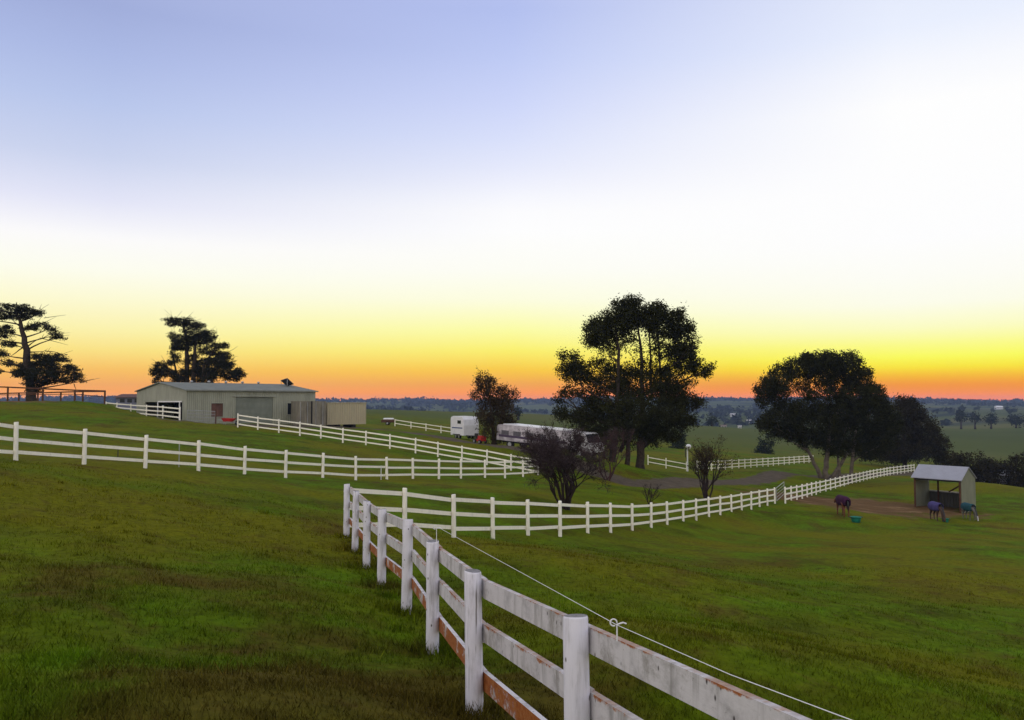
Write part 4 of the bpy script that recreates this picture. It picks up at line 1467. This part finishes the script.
# low covered trailer at the start of the far fence
o = P(388, 423.5, 139)
o.z = H(o.x, o.y)
ft = thing('farm_trailer', o, 'low brown farm trailer with a white cover, at the far end of the low fence', 'trailer')
mb = MB()
mb.box(o + UP * 0.65, (2.2, 1.4, 0.45), None, 0.03)
mb.build('tray', M['yard_timber'], ft)
mb = MB()
mb.box(o + UP * 1.03 + Vector((0.1, 0, 0)), (1.7, 1.3, 0.3), None, 0.1)
mb.build('cover', M['white_gloss'], ft)
for s in (-1, 1):
    wheel(ft, o + Vector((0, s * 0.72, 0.3)), 0.3, 0.18, (0, 1, 0))
mb = MB()
mb.tube([o + Vector((1.1, 0, 0.5)), o + Vector((2.1, 0, 0.45))], 0.04, 6)
mb.build('drawbar', M['black'], ft)

# ------------------------------------------------------------------ lantern post at the end of the far fence
b = P(687.6, 472, 88)
b.z = H(b.x, b.y)
tp = P(687.6, 449, 88)
lp = thing('lantern_post', b, 'tall white post with a small pale round head, behind the young sparse tree', 'post')
mb = MB()
mb.tube([b - UP * 0.2, Vector((b.x, b.y, tp.z))], [0.085, 0.075], 10)
mb.build('pole', M['white_gloss'], lp)
mb = MB()
mb.tube([tp + Vector((-0.25, 0, 0.1)), tp + Vector((-0.25, 0, -0.9))], 0.05, 6)
mb.build('bracket', M['black'], lp)
mb = MB()
mb.lathe(tp + Vector((0.1, 0, -0.02)), [(0.06, 0), (0.22, 0.08), (0.30, 0.26), (0.26, 0.44), (0.1, 0.54)], 14)
mb.build('lamp_head', M['white_gloss'], lp, True)

# ------------------------------------------------------------------ horse shelter
def shelter():
    D0 = 70.0
    bl, br = P(914.5, 505, 68.2), P(961.5, 510, 65.4)
    x = Vector((br.x - bl.x, br.y - bl.y, 0))
    L = x.length
    x.normalize()
    y = Vector((-x.y, x.x, 0))
    Dp = 3.0
    g = H(bl.x, bl.y)
    g2 = H(br.x, br.y)
    zf = P(930, 477.6, 67.5).z          # front eave
    zbk = P(940, 465.6, 68.3).z         # rear ridge of the mono-pitch roof
    z0 = min(g, g2) - 0.3
    r = thing('horse_shelter', (bl.x, bl.y, g), 'open fronted horse shelter with a pale tin roof on the edge of the dirt patch', 'shelter')
    M['shelter_wall'] = m_corrugated('shelter_wall', (0.20, 0.21, 0.145), 0.25, tuple(y), 0.65)
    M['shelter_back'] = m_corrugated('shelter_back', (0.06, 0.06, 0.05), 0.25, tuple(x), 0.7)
    M['shelter_roof'] = m_corrugated('shelter_roof', (0.36, 0.37, 0.42), 0.1, tuple(x), 0.55, 0.1, 0.12)
    o = Vector((bl.x, bl.y, 0))

    def q(a, b_, z): return o + x * a + y * b_ + UP * z
    sl = (zbk - zf) / (Dp / 2)
    Hf = Dp / 2
    for (a, nm) in ((0.0, 'side_wall'), (L, 'side_wall')):
        mb = MB()
        w = Dp if a > 0 else Dp
        b0 = 0.0 if a > 0 else 0.0
        mb.prism([(0.06, z0), (w, z0), (w, zf - 0.04), (Hf, zbk - 0.05), (0.06, zf - 0.02)], a - 0.03, a + 0.03, o, y, UP, x)
        mb.build(nm, M['shelter_wall'], r)
    mb = MB()
    zm = P(935, 491, 70).z
    mb.beam(q(0.04, Dp - 0.03, (z0 + zm) / 2), q(L - 0.04, Dp - 0.03, (z0 + zm) / 2), 0.05, zm - z0)
    mb.build('back_wall', M['shelter_back'], r)
    mb = MB()
    pr = [(-0.12, zf - 0.12 * sl), (Hf, zbk), (Dp + 0.12, zf - 0.12 * sl), (Dp + 0.12, zf - 0.12 * sl + 0.05), (Hf, zbk + 0.05), (-0.12, zf - 0.12 * sl + 0.05)]
    mb.prism(pr, -0.2, L + 0.12, o, y, UP, x)
    mb.build('roof', M['shelter_roof'], r)
    for a in (0.06, L * 0.22, L - 0.08):
        mb = MB()
        bb = 0.0 if a != L * 0.22 else Dp - 0.15
        mb.beam(q(a, bb, z0), q(a, bb, zf + (0.0 if bb < 1 else 0.0) - 0.06), 0.11, 0.11, up=(1, 0, 0))
        mb.build('post', M['yard_timber'], r)
    mb = MB()
    mb.beam(q(L * 0.45, Dp - 0.12, zm + 0.05), q(L * 0.93, Dp - 0.12, zf - 0.15), 0.06, 0.12)
    mb.build('brace', M['yard_timber'], r)
    mb = MB()
    mb.beam(q(0.0, -0.02, zf - 0.12), q(L, -0.02, zf - 0.12), 0.06, 0.16)
    mb.build('eave_beam', M['dark'], r)
    mb = MB()
    mb.beam(q(0.1, Dp - 0.08, zm + 0.05), q(L - 0.1, Dp - 0.08, zm + 0.05), 0.1, 0.1)
    mb.build('back_rail', M['steel_grey'], r)
    return q, L, zf, z0


shelter()

# ------------------------------------------------------------------ horses
def horse(name, label, px, row, d, yaw, pose, coat, rugm, scale=1.0, blaze=False):
    o = P(px, row, d)
    o.z = H(o.x, o.y)
    r = thing(name, o, label, 'horse', 'rugged horses in the paddock')
    r.rotation_euler = (0, 0, yaw)
    r.scale = (scale,) * 3
    V = [((-0.62, 0, 1.22), .27), ((-0.25, 0, 1.18), .31), ((0.2, 0, 1.15), .31), ((0.55, 0, 1.2), .27)]   # trunk 0-3
    E = [(0, 1), (1, 2), (2, 3)]
    if pose == 'graze':
        neck = [((0.85, 0, 1.12), .19), ((1.12, 0, 0.80), .13), ((1.28, 0, 0.52), .115), ((1.36, 0, 0.30), .10), ((1.42, 0, 0.09), .065)]
    elif pose == 'low':
        neck = [((0.86, 0, 1.24), .19), ((1.16, 0, 1.18), .13), ((1.38, 0, 1.14), .12), ((1.56, 0, 0.96), .10), ((1.70, 0, 0.80), .062)]
    else:
        neck = [((0.80, 0, 1.42), .19), ((0.98, 0, 1.68), .13), ((1.10, 0, 1.84), .12), ((1.32, 0, 1.74), .10), ((1.52, 0, 1.60), .062)]
    k = 3
    for q in neck:
        V.append(q)
        E.append((k, len(V) - 1))
        k = len(V) - 1
    head_i = 6
    hp = Vector(V[head_i][0])
    for s in (-1, 1):       # ears
        V.append(((hp.x - 0.07, s * 0.07, hp.z + 0.10), .035))
        E.append((head_i, len(V) - 1))
        V.append(((hp.x - 0.10, s * 0.085, hp.z + 0.22), .012))
        E.append((len(V) - 2, len(V) - 1))
    for s in (-1, 1):
        st = 0.06 if s > 0 else -0.06
        for root_i, pts in ((3, [((0.58, s * .17, 0.98), .14), ((0.57 + st, s * .17, 0.56), .065), ((0.57 + st * 1.3, s * .17, 0.28), .045), ((0.58 + st * 1.4, s * .17, 0.10), .045), ((0.63 + st * 1.4, s * .17, 0.015), .06)]),
                            (0, [((-0.62, s * .18, 0.98), .19), ((-0.52 - st, s * .18, 0.74), .115), ((-0.72 - st, s * .18, 0.50), .065), ((-0.70 - st, s * .18, 0.26), .045), ((-0.69 - st, s * .18, 0.10), .045), ((-0.64 - st, s * .18, 0.015), .06)])):
            kk = root_i
            for q in pts:
                V.append(q)
                E.append((kk, len(V) - 1))
                kk = len(V) - 1
    me = bpy.data.meshes.new('body')
    me.from_pydata([v[0] for v in V], E, [])
    me.materials.append(coat)
    bo = bpy.data.objects.new('body', me)
    COL.objects.link(bo)
    bo.parent = r
    sk = bo.modifiers.new('skin', 'SKIN')
    for i, v in enumerate(V):
        me.skin_vertices[0].data[i].radius = (v[1], v[1])
    me.skin_vertices[0].data[0].use_root = True
    sk.use_smooth_shade = True
    sb = bo.modifiers.new('sub', 'SUBSURF')
    sb.levels = sb.render_levels = 1
    # rug: open-bottomed shell round the trunk
    vs, fs = [], []
    xs = [-0.98, -0.90, -0.62, -0.25, 0.2, 0.55, 0.80]
    rs = [(.16, .22, 1.12), (.27, .31, 1.17), (.33, .35, 1.20), (.36, .38, 1.17), (.36, .38, 1.15), (.33, .36, 1.19), (.24, .30, 1.22)]
    na = 13
    for x_, (ry, rz, zc) in zip(xs, rs):
        for j in range(na):
            a = math.radians(-40 + 260 * j / (na - 1))
            zz = zc + rz * math.sin(a)
            if math.sin(a) < -0.1: zz -= 0.10
            vs.append((x_, ry * math.cos(a), zz))
    for i in range(len(xs) - 1):
        for j in range(na - 1):
            q = i * na + j
            fs.append((q, q + 1, q + na + 1, q + na))
    fs.append(tuple(range(na)))
    rm = bpy.data.meshes.new('rug')
    rm.from_pydata(vs, [], fs)
    rm.polygons.foreach_set('use_smooth', [True] * len(fs))
    rm.materials.append(rugm)
    ro = bpy.data.objects.new('rug', rm)
    COL.objects.link(ro)
    ro.parent = r
    so = ro.modifiers.new('solid', 'SOLIDIFY')
    so.thickness = 0.03
    # tail and mane
    mb = MB()
    mb.tube([(-0.90, 0, 1.28), (-1.03, 0, 1.1), (-1.05, 0, 0.8), (-1.0, 0, 0.5)], [.05, .075, .07, .015], 8)
    me = raw_mesh('tail', mb, M['black'], True)
    to = bpy.data.objects.new('tail', me); COL.objects.link(to); to.parent = r
    mb = MB()
    npts = [Vector(V[i][0]) for i in (3, 4, 5, 6)]
    nr_ = [V[i][1] for i in (3, 4, 5, 6)]
    for i in range(3):
        a, b_ = npts[i], npts[i + 1]
        dr = (b_ - a).normalized()
        up = Vector((-dr.z, 0, dr.x))
        if up.z < 0 and pose != 'graze': up = -up
        mb.beam(a + up * nr_[i], b_ + up * nr_[i + 1], 0.06, 0.09, up=(0, 1, 0))
    me = raw_mesh('mane', mb, M['black'])
    mo = bpy.data.objects.new('mane', me); COL.objects.link(mo); mo.parent = r
    if blaze:
        a, b_ = Vector(V[6][0]), Vector(V[8][0])
        dr = (b_ - a).normalized()
        up = Vector((-dr.z, 0, dr.x))
        if up.x < 0: up = -up
        mb = MB()
        mb.beam(a + up * 0.115 + dr * 0.05, b_ + up * 0.06, 0.13, 0.03, up=(0, 1, 0))
        me = raw_mesh('blaze', mb, M['white_gloss'])
        bo2 = bpy.data.objects.new('blaze', me); COL.objects.link(bo2); bo2.parent = r
    return r


chestnut = plain('chestnut_coat', (0.13, 0.045, 0.026), 0.7, 0.2, var=0.3)
baycoat = plain('bay_coat', (0.055, 0.032, 0.024), 0.7, 0.2, var=0.3)
rug_m = plain('maroon_rug', (0.038, 0.010, 0.032), 0.85, 0.1)
rug_p = plain('purple_rug', (0.055, 0.046, 0.14), 0.85, 0.1)
rug_t = plain('teal_rug', (0.018, 0.062, 0.075), 0.85, 0.1)
horse('horse', 'white faced horse in a maroon rug, standing by the white fence', 843, 512, 56, math.radians(88), 'low', chestnut, rug_m, 0.92, True)
horse('horse', 'horse in a purple rug grazing head down in front of the shelter', 936.5, 521, 60.5, math.radians(-92), 'graze', baycoat, rug_p, 0.9)
horse('horse', "pale faced horse in a teal rug, grazing by the shelter's right end", 969, 521.5, 62, math.radians(-90), 'graze', plain('grey_coat', (0.12, 0.11, 0.10), 0.7, 0.2), rug_t, 0.82, True)


def tub(label, px, row, d, r0):
    b = P(px, row, d)
    b.z = H(b.x, b.y)
    t = thing('feed_tub', b, label, 'tub', 'teal feed tubs in the horse paddock')
    mb = MB()
    teal = plain('teal_plastic', (0.012, 0.16, 0.11), 0.5, 0.3)
    mb.lathe(b, [(r0 * 0.75, 0.0), (r0 * 0.9, r0 * 0.6), (r0, r0 * 1.15), (r0 * 1.06, r0 * 1.17), (r0 * 1.06, r0 * 1.1), (r0 * 0.95, r0 * 1.12), (r0 * 0.72, r0 * 0.12)], 16)
    mb.build('tub_body', teal, t, True)
    for s in (-1, 1):
        mb = MB()
        pts = [b + Vector((s * (r0 * 1.02 + 0.09 * math.sin(a)), 0.16 * math.cos(a), r0 * 1.12)) for a in np.linspace(0, math.pi, 7)]
        mb.tube(pts, 0.022, 6)
        mb.build('handle', M['black'], t)


tub('large teal feed tub on the dirt patch below the maroon rugged horse', 856, 520.5, 53.5, 0.33)
tub('teal feed tub on the grass at the nose of the purple rugged horse', 945.5, 521, 60, 0.24)

# ------------------------------------------------------------------ trees and houses in the valley
def small_tree(name, label, px, row_top, row_base, half_w, D, mat, group, cover=2.4, kind=0, seed=0):
    cy = (row_top + row_base) / 2
    hh = (row_base - row_top) / 2
    if kind == 0:
        bl = [(px, row_top + hh * 0.8, half_w * 0.75, hh * 0.75), (px - half_w * 0.5, cy + hh * 0.15, half_w * 0.5, hh * 0.6), (px + half_w * 0.5, cy + hh * 0.1, half_w * 0.5, hh * 0.65), (px, cy + hh * 0.4, half_w * 0.9, hh * 0.5)]
    else:
        bl = [(px, row_top + hh * 0.5, half_w * 0.5, hh * 0.5), (px, cy, half_w * 0.8, hh * 0.6), (px + half_w * 0.1, cy + hh * 0.5, half_w, hh * 0.5)]
    bl.append((px, row_base - hh * 0.4, half_w * 0.95, hh * 0.45))
    bl = [(a + random.uniform(-.1, .1) * half_w, b_ + random.uniform(-.1, .1) * hh, c, d_) for a, b_, c, d_ in bl]
    k = D / F
    lf = max(0.16, 1.1 * k)
    return tree(name, label, D, [[(px, row_base, max(0.18, 0.9 * k)), (px, cy, max(0.1, 0.5 * k))]], bl, lf, 0.5, cover, lf * 1.5, mat, M['bark_dark'], group, shell=0.3, limbs=False, nside=6)


GV = 'dark trees beyond the green edge behind the shelter'
small_tree('valley_tree', 'wide dark tree rising directly right of the shelter roof, beyond the green edge', 976, 449, 486, 25, 118, M['gum2'], GV)
small_tree('valley_tree', 'dark tree right of the pale house, beyond the green edge', 1001, 456, 492, 15, 121, M['gum2'], GV)
small_tree('valley_tree', 'dark tree at the right edge of the picture, beyond the green edge', 1023, 456, 496, 17, 117, M['gum2'], GV)
small_tree('valley_tree', 'low dark tree just behind the right end of the shelter roof', 953, 455, 484, 13, 122, M['gum2'], GV)
GH = 'trees along the far paddock'
for px, rt, rb, hw, lb in [(961, 411, 421.5, 6, 'round tree at the top of the far paddock, first right of the dense dark tree'), (975, 412.5, 421.5, 5.5, "smaller round tree at the far paddock's top, second right of the dense dark tree"),
                           (991, 412.5, 423.5, 7.5, 'widest tree at the top of the far paddock, beside the picture edge tree'), (1016, 414.5, 425, 9, 'tree at the top of the far paddock at the right edge of the picture')]:
    small_tree('paddock_tree', lb, px, rt, rb, hw, 560, M['distant_leaf'], GH, 2.0)
small_tree('paddock_tree', 'lone dark tree on the far green slope, between the russet tree and the tallest gum', 518, 408, 417, 4, 300, M['distant_leaf'], None, 2.2, 1)
small_tree('paddock_tree', 'bluish tree below the left side of the broad gum, beyond the far fence', 765, 431, 458, 9, 190, M['distant_leaf'], None, 0.9)
small_tree('paddock_tree', 'grey leaning tree below the right side of the tallest gum, beyond the far fence', 678, 428, 452, 7, 150, M['distant_leaf'], None, 1.2)
small_tree('paddock_tree', 'small dark tree at the near edge of the hazy town, right of the tallest gum', 712, 414, 425.5, 5, 430, M['distant_leaf'], None, 2.0)


def far_house(label, px, row, D, w, h, wallc, roofc, name='distant_house'):
    o = P(px, row, D)
    g = H(o.x, o.y)
    r = thing(name, (o.x, o.y, g), label, 'house')
    z0, z1 = g - 1.0, g + h * 0.8
    L = w * D / F
    hd = Vector((1, 0, 0))
    c0 = Vector((o.x - L / 2, o.y, 0))
    oriented_box(r, 'wall', c0, hd, L, L * 0.7, z0, z1, plain('house_wall', wallc, 0.7))
    mb = MB()
    mb.prism([(-0.5, z1), (L * 0.7 + 0.5, z1), (L * 0.35, z1 + L * 0.16)], -0.5, L + 0.5, c0, Vector((0, 1, 0)), UP, hd)
    mb.build('roof', plain('house_roof', roofc, 0.6), r)
    n = max(2, int(L / 3))
    for k in range(n):
        mb = MB()
        mb.box(Vector((c0.x + L * (k + 0.5) / n, c0.y - 0.03, z0 + (z1 - z0) * 0.66)), (L / n * 0.45, 0.05, (z1 - z0) * 0.3))
        mb.build('window', M['glass'], r)
    return r


far_house('pale house half hidden among the dark trees right of the shelter', 1003, 484, 119.5, 28, 2.4, (0.35, 0.35, 0.38), (0.5, 0.5, 0.53))
far_house('white house on the hazy hillside above the far paddock trees', 1000, 407, 1300, 6, 5, (0.6, 0.6, 0.62), (0.75, 0.75, 0.78))
far_house("white walled house at the hazy town's near edge, left of the broad gum", 740, 424, 620, 3.2, 3, (0.65, 0.65, 0.62), (0.4, 0.38, 0.36))
far_house('brown roofed house at the edge of the hazy town, by the small dark tree', 724, 424, 610, 5, 3, (0.35, 0.33, 0.3), (0.16, 0.11, 0.09))
far_house('pale roofed house higher up in the hazy town, touching the broad gum tree', 750, 416, 900, 5, 4, (0.4, 0.38, 0.4), (0.55, 0.52, 0.53))
far_house('long grey house in the middle of the hazy town', 734, 411, 1100, 6, 4, (0.4, 0.4, 0.42), (0.42, 0.42, 0.45))

# far-off woods that read as one mass along the ridges
def woods():
    V, tone = [], []
    cents, sizes = [], []
    n = 9000
    r = np.sqrt(rng.uniform(700 ** 2, 2650 ** 2, n))
    az = rng.uniform(math.radians(-37), math.radians(37), n)
    keep = (np.sin(az * 31 + r / 190) + np.sin(az * 13 - r / 330 + 2) + rng.normal(0, 0.5, n)) > 0.55
    keep |= (r > 2150) & (rng.random(n) < 0.8)
    keep |= (np.abs(r - 1250) < 60) & (rng.random(n) < 0.5)
    keep &= r > 880
    r, az = r[keep], az[keep]
    x, y = r * np.sin(az), r * np.cos(az)
    z = height(x, y)
    s = rng.uniform(2.2, 5.0, len(x)) * np.where(rng.random(len(x)) < 0.06, 1.5, 1)
    c = np.stack([x, y, z + s * 0.75], -1)
    for i in range(9):
        off = rng.normal(0, 1, c.shape) * s[:, None] * np.array([0.55, 0.55, 0.42])
        v, k = leaf_quads(c + off, 1.0, 0.75, 1, 0.0)
        v = v.reshape(-1, 4, 3)
        cc = (c + off)[:, None, :]
        v = cc + (v - v.mean(1, keepdims=True)) * (s * 0.75)[:, None, None]
        V.append(v.reshape(-1, 3))
        tone.append(np.repeat(np.clip(rng.normal(0.35, 0.25, len(c)), 0, 1), 4))
    o = np_mesh('distant_woods', np.concatenate(V), 4, M['distant_leaf'], shade=np.concatenate(tone))
    tag(o, 'far-off hazy woodland covering the ridges along the horizon', 'woods', kind='stuff')


woods()

# ------------------------------------------------------------------ air
def haze():
    mb = MB()
    mb.box((0, 0, (-95 + 23) / 2), (6200, 6200, 23 + 95))
    o = mb.build('haze', None)
    m = bpy.data.materials.new('haze_air')
    m.use_nodes = True
    t = m.node_tree
    t.nodes.remove(t.nodes['Principled BSDF'])
    v = t.nodes.new('ShaderNodeVolumePrincipled')
    v.inputs['Color'].default_value = HAZE_COL
    v.inputs['Density'].default_value = HAZE_D
    v.inputs['Anisotropy'].default_value = 0.0
    t.links.new(v.outputs[0], t.nodes['Material Output'].inputs['Volume'])
    o.data.materials.append(m)
    tag(o, 'thin blue evening haze filling the valley', 'haze', kind='stuff')


HAZE_COL = (0.42, 0.57, 0.95, 1)
HAZE_D = 0.00016
haze()

# ------------------------------------------------------------------ sky: dusk gradient by direction with the physical sky turned off
SUN_AZ = math.radians(31)
SUN_EL = math.radians(1.5)
w = bpy.data.worlds.new('World')
scene.world = w
w.use_nodes = True
t = w.node_tree
for n_ in list(t.nodes): t.nodes.remove(n_)
N = t.nodes.new
Lk = t.links.new
tc = N('ShaderNodeTexCoord')
nrm = N('ShaderNodeVectorMath'); nrm.operation = 'NORMALIZE'
Lk(tc.outputs['Generated'], nrm.inputs[0])
sp_ = N('ShaderNodeSeparateXYZ')
Lk(nrm.outputs[0], sp_.inputs[0])
hv = N('ShaderNodeCombineXYZ')
Lk(sp_.outputs[0], hv.inputs[0]); Lk(sp_.outputs[1], hv.inputs[1])
hn = N('ShaderNodeVectorMath'); hn.operation = 'NORMALIZE'
Lk(hv.outputs[0], hn.inputs[0])
dt = N('ShaderNodeVectorMath'); dt.operation = 'DOT_PRODUCT'
Lk(hn.outputs[0], dt.inputs[0])
dt.inputs[1].default_value = (math.sin(SUN_AZ), math.cos(SUN_AZ), 0)
ac = N('ShaderNodeMath'); ac.operation = 'ARCCOSINE'; ac.use_clamp = False
cl_ = N('ShaderNodeClamp'); cl_.inputs['Min'].default_value = -1; cl_.inputs['Max'].default_value = 1
Lk(dt.outputs['Value'], cl_.inputs['Value'])
Lk(cl_.outputs[0], ac.inputs[0])


def sky_ramp(dx, stops, zen, high=None):
    nd = N('ShaderNodeValToRGB')
    els = nd.color_ramp.elements
    pts = []
    for row, c in stops:
        u = (402 - row)
        z = u / math.sqrt(dx * dx + 800 ** 2 + u * u)
        k = 1 + 0.45 * max(0.0, 1 - u / 14)      # the low sky is seen through kilometres of haze
        c_ = srgb(*c)
        pts.append((max(0, z), (c_[0] * k, c_[1] * k * (1.12 if u < 20 else 1), c_[2] * 0.3 if u < 14 else c_[2], 1)))
    pts = sorted(pts) + ([high] if high else []) + [(1.0, zen)]
    while len(els) < len(pts): els.new(0.5)
    for e, (p_, c) in zip(els, pts):
        e.position = p_
        e.color = c
    Lk(sp_.outputs[2], nd.inputs['Fac'])
    return nd.outputs['Color']


ZEN = (0.85, 0.84, 0.92, 1)
HI = (0.62, (0.58, 0.62, 0.86, 1))
rA = sky_ramp(-392, [(402, (245, 140, 80)), (395, (255, 152, 84)), (385, (255, 166, 85)), (370, (255, 196, 92)), (350, (255, 230, 132)), (330, (255, 245, 172)), (300, (255, 252, 212)), (270, (255, 255, 240)), (238, (253, 252, 252)), (222, (243, 243, 251)),
                      (200, (228, 230, 248)), (155, (203, 212, 239)), (100, (185, 199, 236)), (50, (172, 186, 229)), (0, (161, 174, 219))], ZEN, HI)
rM = sky_ramp(0, [(402, (248, 118, 50)), (395, (255, 134, 58)), (385, (252, 160, 66)), (370, (255, 205, 58)), (350, (255, 244, 108)), (330, (255, 255, 164)), (300, (255, 255, 224)), (270, (255, 255, 245)), (230, (255, 255, 255)),
                  (210, (253, 253, 255)), (195, (247, 248, 255)), (180, (239, 241, 254)), (163, (230, 234, 253)), (135, (218, 225, 252)), (100, (206, 215, 250)), (50, (191, 203, 245)), (0, (179, 192, 239))], ZEN, HI)
rB = sky_ramp(488, [(402, (250, 105, 15)), (396, (255, 122, 10)), (390, (255, 138, 10)), (382, (254, 158, 0)), (374, (254, 194, 20)), (365, (255, 234, 45)), (355, (255, 255, 85)), (342, (255, 255, 135)), (324, (255, 255, 196)), (298, (255, 255, 236)), (270, (255, 255, 247)),
                    (230, (255, 255, 255)), (85, (255, 255, 255)), (45, (247, 249, 255)), (0, (234, 240, 255))], ZEN, HI)
BACK_FILL = N('ShaderNodeValToRGB')  # sky behind the camera, made brighter than dusk to fill camera-facing surfaces
bs = [(0.0, (1.15, 0.97, 0.86, 1)), (0.12, (1.6, 1.40, 1.26, 1)), (0.3, (1.5, 1.42, 1.34, 1)), (0.65, (0.95, 0.93, 1.0, 1)), (1.0, ZEN)]
while len(BACK_FILL.color_ramp.elements) < len(bs): BACK_FILL.color_ramp.elements.new(0.5)
for e, (p_, c) in zip(BACK_FILL.color_ramp.elements, bs):
    e.position = p_; e.color = c
Lk(sp_.outputs[2], BACK_FILL.inputs['Fac'])


def mixn(a, b, lo, hi):
    mr = N('ShaderNodeMapRange')
    mr.interpolation_type = 'LINEAR'
    Lk(ac.outputs[0], mr.inputs['Value'])
    mr.inputs['From Min'].default_value = math.radians(lo)
    mr.inputs['From Max'].default_value = math.radians(hi)
    mx = N('ShaderNodeMix'); mx.data_type = 'RGBA'
    Lk(mr.outputs[0], mx.inputs[0]); Lk(a, mx.inputs[6]); Lk(b, mx.inputs[7])
    return mx.outputs[2]


c1 = mixn(rB, rM, 5, 31)
c2 = mixn(c1, rA, 31, 58)
c3 = mixn(c2, BACK_FILL.outputs['Color'], 75, 130)
bg = N('ShaderNodeBackground')
Lk(c3, bg.inputs['Color'])
bg.inputs['Strength'].default_value = 1.0
sk = N('ShaderNodeTexSky')
sk.sky_type = 'NISHITA'
sk.sun_disc = False
sk.sun_elevation = SUN_EL
sk.sun_rotation = SUN_AZ
bg2 = N('ShaderNodeBackground')
Lk(sk.outputs[0], bg2.inputs['Color'])
bg2.inputs['Strength'].default_value = 0.0
SKY_BG2 = bg2
ad = N('ShaderNodeAddShader')
Lk(bg.outputs[0], ad.inputs[0]); Lk(bg2.outputs[0], ad.inputs[1])
wo = N('ShaderNodeOutputWorld')
Lk(ad.outputs[0], wo.inputs['Surface'])

sun = bpy.data.lights.new('sun', 'SUN')
sun.energy = 0.25
sun.angle = math.radians(6)
sun.color = (1.0, 0.62, 0.30)
so_ = bpy.data.objects.new('sun', sun)
COL.objects.link(so_)
sd = Vector((math.sin(SUN_AZ) * math.cos(SUN_EL), math.cos(SUN_AZ) * math.cos(SUN_EL), math.sin(SUN_EL)))
so_.rotation_euler = sd.to_track_quat('Z', 'Y').to_euler()

# ------------------------------------------------------------------ camera and render settings
cam = bpy.data.cameras.new('camera')
cam.sensor_width = 36
cam.lens = 36 * F / 1024
cam.clip_start = 0.05
cam.clip_end = 12000
co = bpy.data.objects.new('camera', cam)
COL.objects.link(co)
co.location = (0, 0, EYE)
co.rotation_euler = (math.pi / 2 + PITCH, 0, 0)
scene.camera = co
vs_ = scene.view_settings
vs_.view_transform = 'Standard'
vs_.look = 'None'
vs_.exposure = 0
vs_.gamma = 1
scene.cycles.use_denoising = True
scene.cycles.max_bounces = 5
scene.cycles.diffuse_bounces = 2
scene.cycles.glossy_bounces = 2
scene.cycles.transmission_bounces = 3
scene.cycles.volume_bounces = 0
scene.cycles.transparent_max_bounces = 8
